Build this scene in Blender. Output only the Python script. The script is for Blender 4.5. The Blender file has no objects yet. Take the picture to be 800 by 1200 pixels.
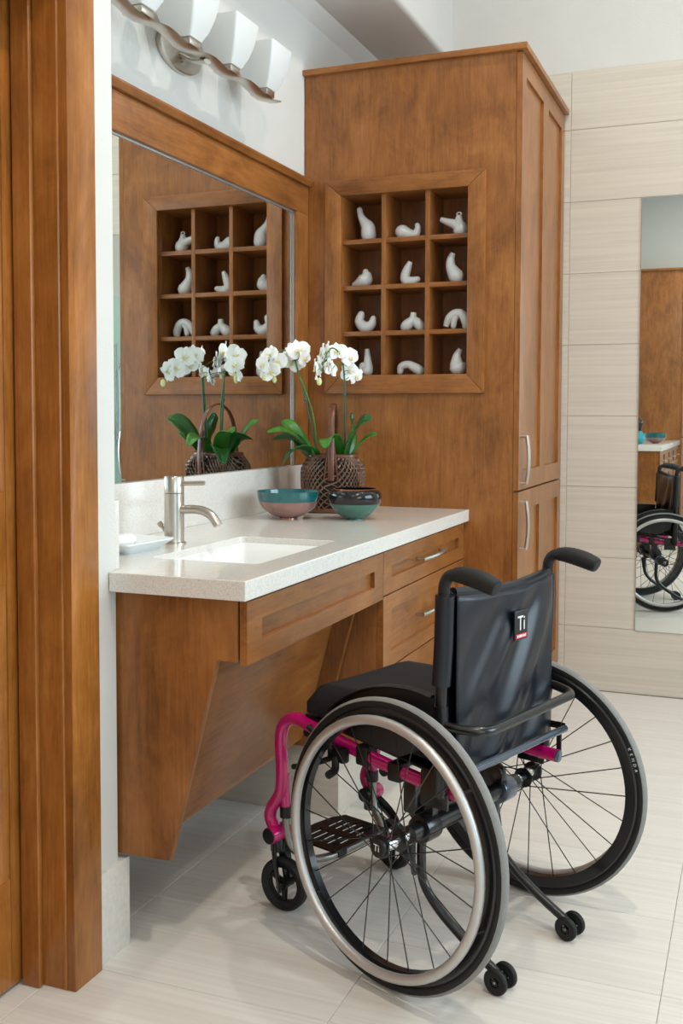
import bpy, bmesh, math, random
from math import sin, cos, pi, radians, sqrt, atan2
from mathutils import Vector, Matrix, noise

random.seed(7)
scene = bpy.context.scene
COL = scene.collection

# ------------------------------------------------------------------ camera
cam_d = bpy.data.cameras.new('camera')
cam = bpy.data.objects.new('camera', cam_d)
COL.objects.link(cam)
scene.camera = cam
cam_d.sensor_width = 36.0
cam_d.sensor_fit = 'AUTO'
cam_d.lens = 1228.86 / 1200 * 36.0
cam_d.shift_y = -51.6 / 1200
cam_d.clip_start = 0.05
cam.location = (1.6302, -3.7198, 1.1908)
YAW, PITCH, ROLL = 0.3771, -0.0502, 0.0026
fw = Vector((-sin(YAW) * cos(PITCH), cos(YAW) * cos(PITCH), sin(PITCH)))
rt = Vector((cos(YAW), sin(YAW), 0))
up = rt.cross(fw)
r2 = cos(ROLL) * rt + sin(ROLL) * up
u2 = -sin(ROLL) * rt + cos(ROLL) * up
cam.rotation_euler = Matrix((r2, u2, -fw)).transposed().to_euler()

# ------------------------------------------------------------------ colour / world / exposure
def lin(r, g, b, a=1.0):
    f = lambda c: (c / 255) / 12.92 if c <= 10.3 else (((c / 255) + .055) / 1.055) ** 2.4
    return (f(r), f(g), f(b), a)

vs = scene.view_settings
vs.view_transform = 'Standard'
vs.look = 'None'
vs.gamma = 1.0
vs.use_curve_mapping = False
vs.exposure = -0.88
scene.display_settings.display_device = 'sRGB'

world = bpy.data.worlds.new('world')
scene.world = world
world.use_nodes = True
wn = world.node_tree.nodes
bg = wn['Background']
bg.inputs['Color'].default_value = (0.62, 0.76, 0.95, 1)
bg.inputs['Strength'].default_value = 1.6

XR, YB, YF, ZC = 4.0, 0.875, -7.2, 3.7      # right wall, back wall, front wall, ceiling

def area(name, loc, rot, sx, sy, power, color, spread=None):
    d = bpy.data.lights.new(name, 'AREA')
    d.shape = 'RECTANGLE'
    d.size, d.size_y = sx, sy
    d.energy = power
    d.color = color
    if spread:
        d.spread = spread
    o = bpy.data.objects.new(name, d)
    COL.objects.link(o)
    o.location = loc
    o.rotation_euler = rot
    return o

# daylight entering through the three windows (side window, rear side window, high window)
DAY = (0.72, 0.89, 1.0)
area('window_daylight', (XR - 0.03, -1.05, 1.75), (0, pi / 2, 0), 1.7, 2.1, 150, DAY)
area('window_daylight', (XR - 0.03, -5.1, 1.75), (0, pi / 2, 0), 1.7, 2.6, 100, DAY)
area('window_daylight', (2.6, YB - 0.03, 3.12), (-pi / 2, 0, 0), 1.2, .62, 16, DAY)

# ------------------------------------------------------------------ materials
MATS = {}
def new_mat(name):
    m = bpy.data.materials.new(name)
    m.use_nodes = True
    nt = m.node_tree
    MATS[name] = m
    return m, nt, nt.nodes['Principled BSDF']

def setp(b, **k):
    names = {'color': 'Base Color', 'rough': 'Roughness', 'metal': 'Metallic', 'spec': 'Specular IOR Level',
             'coat': 'Coat Weight', 'coatr': 'Coat Roughness', 'trans': 'Transmission Weight', 'ior': 'IOR',
             'sheen': 'Sheen Weight', 'sss': 'Subsurface Weight', 'alpha': 'Alpha', 'aniso': 'Anisotropic'}
    for a, v in k.items():
        b.inputs[names[a]].default_value = v

def plain(name, col, rough=.5, noise_amt=.06, noise_scale=40, bump=0.0, bscale=200, **k):
    m, nt, b = new_mat(name)
    setp(b, rough=rough, **k)
    n = nt.nodes.new('ShaderNodeTexNoise'); n.inputs['Scale'].default_value = noise_scale
    n.inputs['Detail'].default_value = 3
    tc = nt.nodes.new('ShaderNodeTexCoord'); nt.links.new(tc.outputs['Object'], n.inputs['Vector'])
    r = nt.nodes.new('ShaderNodeValToRGB')
    c = lin(*col)
    r.color_ramp.elements[0].color = tuple(x * (1 - noise_amt) for x in c[:3]) + (1,)
    r.color_ramp.elements[1].color = tuple(min(1, x * (1 + noise_amt)) for x in c[:3]) + (1,)
    r.color_ramp.elements[0].position = .3; r.color_ramp.elements[1].position = .7
    nt.links.new(n.outputs['Fac'], r.inputs['Fac']); nt.links.new(r.outputs['Color'], b.inputs['Base Color'])
    if bump:
        n2 = nt.nodes.new('ShaderNodeTexNoise'); n2.inputs['Scale'].default_value = bscale
        nt.links.new(tc.outputs['Object'], n2.inputs['Vector'])
        bp = nt.nodes.new('ShaderNodeBump'); bp.inputs['Strength'].default_value = bump
        bp.inputs['Distance'].default_value = .002
        nt.links.new(n2.outputs['Fac'], bp.inputs['Height']); nt.links.new(bp.outputs['Normal'], b.inputs['Normal'])
    return m

def wood(name, axis, dark, mid, light, rough=.34, blotch=3.2):
    """stained maple: soft blotches drawn out along the grain, fine streaks"""
    m, nt, b = new_mat(name)
    setp(b, rough=rough, coat=.12, coatr=.25, spec=.4)
    L = nt.links
    tc = nt.nodes.new('ShaderNodeTexCoord')
    oi = nt.nodes.new('ShaderNodeObjectInfo')
    add = nt.nodes.new('ShaderNodeVectorMath'); add.operation = 'ADD'
    mul = nt.nodes.new('ShaderNodeMath'); mul.operation = 'MULTIPLY'; mul.inputs[1].default_value = 13.0
    L.new(oi.outputs['Random'], mul.inputs[0])
    L.new(tc.outputs['Object'], add.inputs[0]); L.new(mul.outputs[0], add.inputs[1])
    def mapped(across, along):
        mp = nt.nodes.new('ShaderNodeMapping')
        s = [across] * 3; s['xyz'.index(axis)] = along
        mp.inputs['Scale'].default_value = s
        L.new(add.outputs[0], mp.inputs['Vector'])
        return mp
    def nz(mp, detail, rgh=.55, dist=0.0):
        n = nt.nodes.new('ShaderNodeTexNoise'); n.inputs['Scale'].default_value = 1
        n.inputs['Detail'].default_value = detail; n.inputs['Roughness'].default_value = rgh
        n.inputs['Distortion'].default_value = dist
        L.new(mp.outputs[0], n.inputs['Vector']); return n
    n1 = nz(mapped(blotch * 2.0, blotch * 1.25), 8, .70, .5)
    n2 = nz(mapped(150, 9.0), 4, .6)
    n3 = nz(mapped(34, 5.0), 5, .65, .8)
    mx = nt.nodes.new('ShaderNodeMix'); mx.data_type = 'FLOAT'; mx.inputs['Factor'].default_value = .30
    L.new(n1.outputs['Fac'], mx.inputs['A']); L.new(n3.outputs['Fac'], mx.inputs['B'])
    mx2 = nt.nodes.new('ShaderNodeMix'); mx2.data_type = 'FLOAT'; mx2.inputs['Factor'].default_value = .22
    L.new(mx.outputs['Result'], mx2.inputs['A']); L.new(n2.outputs['Fac'], mx2.inputs['B'])
    r = nt.nodes.new('ShaderNodeValToRGB')
    e = r.color_ramp.elements
    e[0].position = .34; e[0].color = lin(*dark)
    e[1].position = .66; e[1].color = lin(*light)
    em = e.new(.5); em.color = lin(*mid)
    L.new(mx2.outputs['Result'], r.inputs['Fac']); L.new(r.outputs['Color'], b.inputs['Base Color'])
    bp = nt.nodes.new('ShaderNodeBump'); bp.inputs['Strength'].default_value = .08; bp.inputs['Distance'].default_value = .001
    L.new(n2.outputs['Fac'], bp.inputs['Height']); L.new(bp.outputs['Normal'], b.inputs['Normal'])
    return m

WD = ((98, 57, 25), (143, 88, 41), (170, 111, 58))
for ax in 'xyz':
    wood('maple_' + ax, ax, *WD)
    wood('door_' + ax, ax, (112, 65, 24), (152, 93, 38), (180, 119, 58), rough=.26, blotch=2.0)

def striated(name, base, dark, rough, axis_scale):
    """porcelain with fine linear striations"""
    m, nt, b = new_mat(name)
    setp(b, rough=rough, spec=.45)
    L = nt.links
    tc = nt.nodes.new('ShaderNodeTexCoord'); oi = nt.nodes.new('ShaderNodeObjectInfo')
    mul = nt.nodes.new('ShaderNodeMath'); mul.operation = 'MULTIPLY'; mul.inputs[1].default_value = 37.0
    L.new(oi.outputs['Random'], mul.inputs[0])
    add = nt.nodes.new('ShaderNodeVectorMath'); add.operation = 'ADD'
    L.new(tc.outputs['Object'], add.inputs[0]); L.new(mul.outputs[0], add.inputs[1])
    mp = nt.nodes.new('ShaderNodeMapping'); mp.inputs['Scale'].default_value = axis_scale
    L.new(add.outputs[0], mp.inputs['Vector'])
    n = nt.nodes.new('ShaderNodeTexNoise'); n.inputs['Scale'].default_value = 1; n.inputs['Detail'].default_value = 5
    n.inputs['Roughness'].default_value = .65
    L.new(mp.outputs[0], n.inputs['Vector'])
    r = nt.nodes.new('ShaderNodeValToRGB'); e = r.color_ramp.elements
    e[0].position = .33; e[0].color = lin(*dark); e[1].position = .62; e[1].color = lin(*base)
    L.new(n.outputs['Fac'], r.inputs['Fac']); L.new(r.outputs['Color'], b.inputs['Base Color'])
    bp = nt.nodes.new('ShaderNodeBump'); bp.inputs['Strength'].default_value = .12; bp.inputs['Distance'].default_value = .001
    L.new(n.outputs['Fac'], bp.inputs['Height']); L.new(bp.outputs['Normal'], b.inputs['Normal'])
    return m

striated('floor_tile', (222, 217, 209), (210, 204, 195), .36, (1.2, 75, 75))
striated('wall_tile', (208, 198, 184), (196, 186, 172), .45, (1.2, 75, 75))
plain('grout', (188, 181, 171), .9, .08, 60)
plain('paint', (209, 207, 202), .75, .015, 8, bump=.35, bscale=160)
plain('ceiling_paint', (216, 212, 204), .8, .01, 8)
plain('shower_tile', (190, 216, 212), .2, .03, 4)

def quartz():
    m, nt, b = new_mat('quartz')
    setp(b, rough=.12, spec=.5)
    L = nt.links; tc = nt.nodes.new('ShaderNodeTexCoord')
    n = nt.nodes.new('ShaderNodeTexNoise'); n.inputs['Scale'].default_value = 330; n.inputs['Detail'].default_value = 2
    n2 = nt.nodes.new('ShaderNodeTexNoise'); n2.inputs['Scale'].default_value = 60; n2.inputs['Detail'].default_value = 4
    L.new(tc.outputs['Object'], n.inputs['Vector']); L.new(tc.outputs['Object'], n2.inputs['Vector'])
    mx = nt.nodes.new('ShaderNodeMix'); mx.data_type = 'FLOAT'; mx.inputs['Factor'].default_value = .16
    L.new(n.outputs['Fac'], mx.inputs['A']); L.new(n2.outputs['Fac'], mx.inputs['B'])
    r = nt.nodes.new('ShaderNodeValToRGB'); e = r.color_ramp.elements
    e[0].position = .34; e[0].color = lin(205, 199, 191); e[1].position = .56; e[1].color = lin(226, 222, 216)
    x = e.new(.45); x.color = lin(217, 212, 205)
    L.new(mx.outputs['Result'], r.inputs['Fac']); L.new(r.outputs['Color'], b.inputs['Base Color'])
quartz()
plain('porcelain', (240, 240, 238), .12, .01, 10)
plain('ceramic_white', (232, 238, 240), .16, .02, 20, coat=.3)
plain('nickel', (200, 192, 182), .28, .03, 80, metal=1.0)
plain('chrome', (222, 226, 228), .12, .02, 80, metal=1.0)
plain('mirror_silver', (236, 242, 240), .0, .0, 1, metal=1.0)
MATS['mirror_silver'].node_tree.nodes['Principled BSDF'].inputs['Roughness'].default_value = 0.0
plain('mirror_edge', (176, 178, 174), .3, .02, 20, metal=.5)
plain('frosted_glass', (216, 218, 217), .35, .01, 10, trans=.0, sss=.0)
plain('pink_paint', (190, 12, 104), .18, .03, 30, coat=.6, coatr=.08)
plain('black_plastic', (13, 13, 14), .42, .1, 60)
plain('black_metal', (15, 16, 18), .28, .06, 60, coat=.25)
plain('gunmetal', (110, 120, 134), .22, .05, 60, metal=.8)
plain('black_rubber', (15, 15, 16), .65, .1, 80)
plain('grey_rubber', (132, 131, 128), .75, .06, 120, bump=.6, bscale=500)
plain('handrim_silver', (196, 194, 192), .45, .03, 60, metal=.75)
plain('steel_tube', (150, 148, 142), .35, .04, 60, metal=.8)
plain('black_nylon', (12, 18, 29), .33, .12, 30, bump=.1, bscale=900)
plain('cushion_cloth', (18, 17, 21), .85, .08, 200, bump=.5, bscale=900)
plain('label_white', (228, 228, 228), .5, .02, 30)
plain('label_red', (205, 30, 48), .5, .04, 30)
plain('basket_cane', (112, 84, 66), .38, .3, 90, coat=.3)
plain('basket_strap', (104, 58, 38), .35, .2, 50, coat=.2)
plain('basket_dark', (30, 22, 18), .8, .1, 60)
plain('leaf', (62, 124, 40), .35, .18, 25, coat=.15)
plain('leaf_dark', (38, 92, 34), .35, .18, 25, coat=.15)
plain('stem_green', (74, 118, 52), .45, .15, 50)
plain('stake', (38, 86, 78), .5, .05, 50)
plain('petal', (246, 246, 244), .55, .02, 60, sss=.0)
plain('petal_core', (228, 218, 158), .55, .15, 120)
plain('bud', (206, 214, 150), .55, .06, 60)
plain('glaze_teal', (24, 92, 96), .14, .2, 30, coat=.5)
plain('glaze_rose', (150, 112, 105), .28, .18, 22, metal=.25, coat=.3)
plain('glaze_black', (30, 28, 30), .16, .2, 20, coat=.4, metal=.3)
plain('glaze_copper', (150, 98, 74), .2, .3, 16, metal=.6, coat=.3)
plain('glaze_green', (66, 108, 98), .16, .2, 14, metal=.2, coat=.4)
plain('vase_blue', (40, 148, 160), .2, .08, 30)
plain('trim_bronze', (70, 60, 50), .4, .05, 30)
m_, nt_, b_ = new_mat('shower_glass'); setp(b_, color=(.72, .93, .90, 1), rough=.0, trans=1.0, ior=1.45)
m_, nt_, b_ = new_mat('can_glow'); setp(b_, color=(1, 1, 1, 1), rough=.6)
b_.inputs['Emission Color'].default_value = (1, .91, .80, 1); b_.inputs['Emission Strength'].default_value = 8

# ------------------------------------------------------------------ mesh helpers
def V(*a): return Vector(a)

def spline(pts, n=8, closed=False):
    """Catmull-Rom through pts (tuples of any length)"""
    P = [tuple(p) for p in pts]; N = len(P); out = []
    rng = range(N if closed else N - 1)
    for i in rng:
        if closed:
            p0, p1, p2, p3 = P[(i - 1) % N], P[i], P[(i + 1) % N], P[(i + 2) % N]
        else:
            p1, p2 = P[i], P[i + 1]
            p0 = P[i - 1] if i > 0 else tuple(2 * a - b for a, b in zip(p1, p2))
            p3 = P[i + 2] if i + 2 < N else tuple(2 * b - a for a, b in zip(p1, p2))
        for k in range(n):
            t = k / n
            out.append(tuple(.5 * (2 * b + (c - a) * t + (2 * a - 5 * b + 4 * c - d) * t * t + (-a + 3 * b - 3 * c + d) * t ** 3)
                             for a, b, c, d in zip(p0, p1, p2, p3)))
    if not closed: out.append(P[-1])
    return out

class MB:
    def __init__(self): self.v = []; self.f = []; self.mi = []; self.cur = 0
    def add(self, verts, faces):
        o = len(self.v); self.v += [Vector(p) for p in verts]
        for f in faces: self.f.append([i + o for i in f]); self.mi.append(self.cur)
        return self
    def box(self, x0, x1, y0, y1, z0, z1):
        return self.add([(x0, y0, z0), (x1, y0, z0), (x1, y1, z0), (x0, y1, z0), (x0, y0, z1), (x1, y0, z1), (x1, y1, z1), (x0, y1, z1)],
                        [(3, 2, 1, 0), (4, 5, 6, 7), (0, 1, 5, 4), (1, 2, 6, 5), (2, 3, 7, 6), (3, 0, 4, 7)])
    def prism(self, poly, axis, a, b):
        """poly: 2D points in the plane of the two other axes, in cyclic order; extruded a..b along axis"""
        def p(u, w, t):
            return {'x': (t, u, w), 'y': (u, t, w), 'z': (u, w, t)}[axis]
        n = len(poly)
        vs_ = [p(u, w, a) for u, w in poly] + [p(u, w, b) for u, w in poly]
        fs = [tuple(range(n)), tuple(range(2 * n - 1, n - 1, -1))] + [(i, i + n, (i + 1) % n + n, (i + 1) % n) for i in range(n)]
        return self.add(vs_, fs)
    def tube(self, pts, r, seg=12, closed=False, cap=True, flat=None, upv=None):
        P = [Vector(p[:3]) for p in pts]; n = len(P)
        R = [r] * n if isinstance(r, (int, float)) else list(r)
        T = []
        for i in range(n):
            if closed: t = P[(i + 1) % n] - P[i - 1]
            else: t = P[min(i + 1, n - 1)] - P[max(i - 1, 0)]
            T.append(t.normalized() if t.length > 1e-9 else Vector((0, 0, 1)))
        a = Vector(upv) if upv else (Vector((0, 0, 1)) if abs(T[0].z) < .9 else Vector((1, 0, 0)))
        N0 = (a - a.dot(T[0]) * T[0]).normalized(); vs_ = []
        Nv = N0
        for i in range(n):
            if upv:
                Nv = (Vector(upv) - Vector(upv).dot(T[i]) * T[i]).normalized()
            else:
                Nv = (Nv - Nv.dot(T[i]) * T[i])
                Nv = Nv.normalized() if Nv.length > 1e-6 else N0
            B = T[i].cross(Nv)
            fx, fy = flat if flat else (1, 1)
            for k in range(seg):
                an = 2 * pi * k / seg
                vs_.append(P[i] + R[i] * (cos(an) * fx * Nv + sin(an) * fy * B))
        fs = []
        for i in range(n if closed else n - 1):
            j = (i + 1) % n
            for k in range(seg):
                l = (k + 1) % seg
                fs.append((i * seg + k, i * seg + l, j * seg + l, j * seg + k))
        if cap and not closed:
            fs.append(tuple(range(seg - 1, -1, -1))); fs.append(tuple((n - 1) * seg + k for k in range(seg)))
        return self.add(vs_, fs)
    def lathe(self, prof, c=(0, 0, 0), seg=32, axis='z', closed=False, cap=True):
        """prof: (r, h) pairs"""
        vs_ = []
        for (r, h) in prof:
            for k in range(seg):
                an = 2 * pi * k / seg; a, b = r * cos(an), r * sin(an)
                q = {'z': (a, b, h), 'y': (b, h, a), 'x': (h, a, b)}[axis]
                vs_.append((q[0] + c[0], q[1] + c[1], q[2] + c[2]))
        n = len(prof); fs = []
        for i in range(n if closed else n - 1):
            j = (i + 1) % n
            for k in range(seg):
                l = (k + 1) % seg
                fs.append((i * seg + k, i * seg + l, j * seg + l, j * seg + k))
        if not closed and cap:
            if prof[0][0] > 1e-6: fs.append(tuple(range(seg - 1, -1, -1)))
            if prof[-1][0] > 1e-6: fs.append(tuple((n - 1) * seg + k for k in range(seg)))
        return self.add(vs_, fs)
    def grid(self, fn, nu, nv, thick=0.0):
        vs_ = [fn(i / nu, j / nv) for j in range(nv + 1) for i in range(nu + 1)]
        fs = [(j * (nu + 1) + i, j * (nu + 1) + i + 1, (j + 1) * (nu + 1) + i + 1, (j + 1) * (nu + 1) + i) for j in range(nv) for i in range(nu)]
        return self.add(vs_, fs)
    def xform(self, M):
        self.v = [M @ p for p in self.v]; return self
    def build(self, name, mat, parent=None, base=None, bevel=0.0, smooth=True, sub=0, solid=0.0, segs=2, angle=35):
        me = bpy.data.meshes.new(name)
        b = Vector(base) if base is not None else Vector((0, 0, 0))
        me.from_pydata([tuple(p - b) for p in self.v], [], self.f)
        bm = bmesh.new(); bm.from_mesh(me)
        bmesh.ops.remove_doubles(bm, verts=bm.verts, dist=1e-6)
        if not solid: bmesh.ops.recalc_face_normals(bm, faces=bm.faces)
        if bevel:
            ed = [e for e in bm.edges if len(e.link_faces) == 2 and e.calc_face_angle(0) > radians(30)]
            bmesh.ops.bevel(bm, geom=ed, offset=bevel, segments=segs, affect='EDGES', clamp_overlap=True, profile=.6)
        bm.to_mesh(me); bm.free()
        if len(me.polygons) == len(self.mi):
            me.polygons.foreach_set('material_index', self.mi)
        if smooth:
            me.polygons.foreach_set('use_smooth', [True] * len(me.polygons))
            me.set_sharp_from_angle(angle=radians(20 if (bevel and angle == 35) else angle))
        for mm in (mat if isinstance(mat, (list, tuple)) else [mat]):
            me.materials.append(MATS[mm])
        o = bpy.data.objects.new(name, me)
        COL.objects.link(o)
        if parent is not None: o.parent = parent
        if sub:
            s = o.modifiers.new('smooth', 'SUBSURF'); s.levels = sub; s.render_levels = sub
        if solid:
            s = o.modifiers.new('thickness', 'SOLIDIFY'); s.thickness = solid; s.offset = 0
        return o

def tag(o, label=None, cat=None, group=None, kind=None):
    if label: o['label'] = label
    if cat: o['category'] = cat
    if group: o['group'] = group
    if kind: o['kind'] = kind
    return o

def thing(name, loc, label, cat, group=None, rotz=0.0):
    o = bpy.data.objects.new(name, None)
    o.empty_display_size = .05
    COL.objects.link(o); o.location = loc; o.rotation_euler = (0, 0, rotz)
    return tag(o, label, cat, group)

def struct(o): o['kind'] = 'structure'; return o

def copy_into(o, parent, loc=None):
    c = o.copy(); COL.objects.link(c); c.parent = parent
    if loc is not None: c.location = loc
    return c

# ------------------------------------------------------------------ ROOM
# floor: porcelain tiles in a stack bond on a grout bed
floor = struct(MB().box(-.2, XR + .15, YF - .15, YB + .15, -.12, -.003).build('floor', 'grout'))
TW, TL = .6, .3415
ftile = None
kx0, kx1 = -2, 6
for j in range(-16, 9):
    y0 = -1.865 + j * TL; y1 = y0 + TL
    if y1 < YF or y0 > YB: continue
    for i in range(kx0, kx1):
        x0 = .87 + i * TW; x1 = x0 + TW
        if x1 < 0 or x0 > XR: continue
        cx0, cx1, cy0, cy1 = max(x0, -.02), min(x1, XR), max(y0, YF), min(y1, YB + .01)
        if cx1 - cx0 < .02 or cy1 - cy0 < .02: continue
        full = (cx0 == x0 and cx1 == x1 and cy0 == y0 and cy1 == y1)
        if full and ftile is not None:
            copy_into(ftile, floor, (x0, y0, 0)); continue
        g = .0008
        t = MB().box(g, cx1 - cx0 - g, g, cy1 - cy0 - g, -.01, 0).build('tile', 'floor_tile', floor, bevel=.0008, segs=1)
        t.location = (cx0, cy0, 0)
        if full: ftile = t

# back wall: painted above, porcelain tiles below
wall_back = struct(MB().box(-.2, XR + .15, YB + .008, YB + .15, -.12, ZC).build('wall_back', 'paint'))
WT = 2.6562
wtile = None
Z0 = 2.4104
for k in range(-1, 9):
    z1 = Z0 - k * .3048; z0 = z1 - .3048
    z1c, z0c = min(z1, WT), max(z0, 0)
    if z1c - z0c < .02: continue
    for i in range(-2, 6):
        x0 = .863 + i * .61; x1 = x0 + .61
        cx0, cx1 = max(x0, 0.0), min(x1, XR)
        if cx1 - cx0 < .02: continue
        full = (z1c == z1 and z0c == z0 and cx0 == x0 and cx1 == x1)
        if full and wtile is not None:
            copy_into(wtile, wall_back, (x0, YB, z0)); continue
        g = .0008
        t = MB().box(g, cx1 - cx0 - g, 0, .012, g, z1c - z0c - g).build('tile', 'wall_tile', wall_back, bevel=.0008, segs=1)
        t.location = (cx0, YB, z0c)
        if full: wtile = t
struct(MB().box(0.0, XR, YB + .004, YB + .0079, 0, WT - .002).build('trim_1', 'grout'))

# left wall with the vanity recess, soffit above it and the door opening
D0, YW0 = .325, -1.772
DY1, DY0 = -1.966, -2.86                  # door opening along y
m = MB()
m.box(-.2, 0, YW0 - .2, YB + .1, -.12, ZC)
m.box(-.2, D0, DY1, YW0, -.12, ZC)
m.box(-.2, D0, DY0, DY1, 2.06, ZC)
m.box(-.2, D0, YF - .1, DY0, -.12, ZC)
# soffit with a rounded lower edge and a small cove against the recess wall
pr = [(0, 2.70), (.045, 2.755)] + [(D0 + .008 - .02 + .02 * sin(a * pi / 8), 2.757 + .02 - .02 * cos(a * pi / 8)) for a in range(5)] + [(D0 + .008, ZC), (0, ZC)]
m.prism(pr, 'y', YW0, YB + .05)
struct(m.build('wall_left', 'paint', bevel=0))
struct(MB().box(-.2, XR + .15, YF - .15, YB + .15, ZC, ZC + .12).build('ceiling', 'ceiling_paint'))
# right wall with two window openings
m = MB()
WIN = [(-2.10, 0.0), (-6.40, -3.80)]
zs0, zs1 = .9, 2.6
m.box(XR, XR + .15, YF, YB + .1, -.12, zs0); m.box(XR, XR + .15, YF, YB + .1, zs1, ZC)
m.box(XR, XR + .15, 0.0, YB + .1, zs0, zs1); m.box(XR, XR + .15, -3.80, -2.10, zs0, zs1); m.box(XR, XR + .15, YF, -6.40, zs0, zs1)
struct(m.build('wall_right', 'paint'))
struct(MB().box(-.2, XR + .15, YF - .15, YF, -.12, ZC).build('wall_front', 'paint'))

def window(n, y0, y1, z0, z1):
    m = MB(); x0, x1 = XR - .004, XR + .1
    w = .05
    m.box(x0, x1, y0, y1, z0, z0 + w); m.box(x0, x1, y0, y1, z1 - w, z1)
    m.box(x0, x1, y0, y0 + w, z0, z1); m.box(x0, x1, y1 - w, y1, z0, z1)
    m.box(x0 + .03, x1 - .03, (y0 + y1) / 2 - .02, (y0 + y1) / 2 + .02, z0, z1)
    f = struct(m.build('window_%d' % n, 'paint', bevel=.003))
window(1, -2.10, 0.0, zs0, zs1)
window(2, -6.40, -3.80, zs0, zs1)
m = MB(); x0, x1, z0, z1 = 1.96, 3.24, 2.78, 3.46
y0, y1 = YB - .05, YB + .01
m.box(x0, x1, y0, y1, z0, z0 + .04); m.box(x0, x1, y0, y1, z1 - .04, z1); m.box(x0, x0 + .04, y0, y1, z0, z1); m.box(x1 - .04, x1, y0, y1, z0, z1)
struct(m.build('window_3', 'paint', bevel=.003))

# recessed ceiling lights
def can_light(x, y, p, label):
    t = thing('recessed_ceiling_light', (x, y, ZC), label, 'ceiling light', 'recessed ceiling lights')
    MB().lathe([(.062, -.001), (.085, -.001), (.088, -.008), (.062, -.010)], seg=28, closed=True).build('trim_ring', 'paint', t)
    MB().lathe([(0, -.004), (.061, -.004)], seg=28).build('lens', 'can_glow', t)
    d = bpy.data.lights.new('downlight', 'AREA'); d.shape = 'DISK'; d.size = .12; d.energy = p; d.color = (1, .91, .80)
    o = bpy.data.objects.new('downlight', d); COL.objects.link(o); o.location = (x, y, ZC - .02)
    return t
can_light(1.55, -.55, 34, 'round recessed ceiling light nearest the tiled back wall')
can_light(1.75, -2.3, 56, 'round recessed ceiling light above the wheelchair side of the room')
can_light(2.6, -4.2, 40, 'round recessed ceiling light behind the middle of the room')
can_light(1.5, -5.8, 40, 'round recessed ceiling light over the far vanity')

# tile baseboard at the end of the near wall
struct(MB().box(D0 - .3, D0 + .013, -1.862, -1.745, 0, .2).build('baseboard_left', 'floor_tile', bevel=.001))

# door, jamb and casing
cx = .349
m = MB(); m.box(D0 - .002, cx, -1.963, -1.868, 0, 2.155); m.box(D0 - .002, cx, -2.958, -2.863, 0, 2.155)
m.box(D0 - .002, cx, -2.863, -1.963, 2.06, 2.155)
struct(m.build('trim_2', 'door_z', bevel=.003))
m = MB()
m.box(.10, D0 + .004, DY1 - .001, DY1 + .02, 0, 2.08)
m.box(.10, D0 + .012, DY0 - .02, DY0 + .001, 0, 2.08)
m.box(.10, D0 + .012, DY0, DY1, 2.045, 2.08)
jamb = struct(m.build('trim_3', 'door_z', bevel=.006, segs=3))
m = MB()
m.box(.225, .272, DY1 - .014, DY1, 0, 2.046); m.box(.225, .272, DY0, DY0 + .014, 0, 2.046); m.box(.225, .272, DY0, DY1, 2.030, 2.046)
m.build('door_stop', 'door_z', jamb, bevel=.006, segs=3)
door = MB(); fx0, fx1 = .178, .222
dy1, dy0 = DY1 - .004, DY0 + .004
SW = .115
py1, py0 = dy1 - .035, dy0 + .115         # panels sit behind moulded stiles
door.box(fx0, fx1, py1, dy1, .008, 2.04); door.box(fx0, fx1, dy0, py0, .008, 2.04)
for a, b in ((.008, .235), (.845, 1.035), (1.955, 2.04)):
    door.box(fx0, fx1, py0, py1, a, b)
door = struct(door.build('door_1', 'door_z', bevel=.003))
for a, b in ((.235, .845), (1.035, 1.955)):
    m = MB()
    m.box(fx0 + .008, fx1 - .016, py0, py1, a, b)
    m.build('panel', 'door_z', door)
    m = MB(); w = .024
    for (A, Bq) in ((((py0, a), (py1, a)), ((py0 + w, a + w), (py1 - w, a + w))), (((py1, a), (py1, b)), ((py1 - w, a + w), (py1 - w, b - w))),
                    (((py1, b), (py0, b)), ((py1 - w, b - w), (py0 + w, b - w))), (((py0, b), (py0, a)), ((py0 + w, b - w), (py0 + w, a + w)))):
        h0, h1, h2 = fx1 - .003, fx1 - .011, fx1 - .0158
        mid = [((p[0] + q[0]) / 2, (p[1] + q[1]) / 2) for p, q in zip(A, Bq)]
        rows = [[(fx1 - .016, *p) for p in A], [(h0, *p) for p in A], [(h1 + .004, *p) for p in mid], [(h2, *p) for p in Bq]]
        vq = [p for r_ in rows for p in r_]
        m.add(vq, [(0, 1, 3, 2), (2, 3, 5, 4), (4, 5, 7, 6)])
    m.build('panel_moulding', 'door_z', door)
kn = MB().lathe([(.0, .062), (.018, .060), (.027, .045), (.024, .028), (.011, .018), (.011, .006), (.026, .004), (.026, 0)], seg=24, axis='x').build('door_knob', 'nickel', door)
kn.location = (fx1, dy0 + .07, .95)

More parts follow.
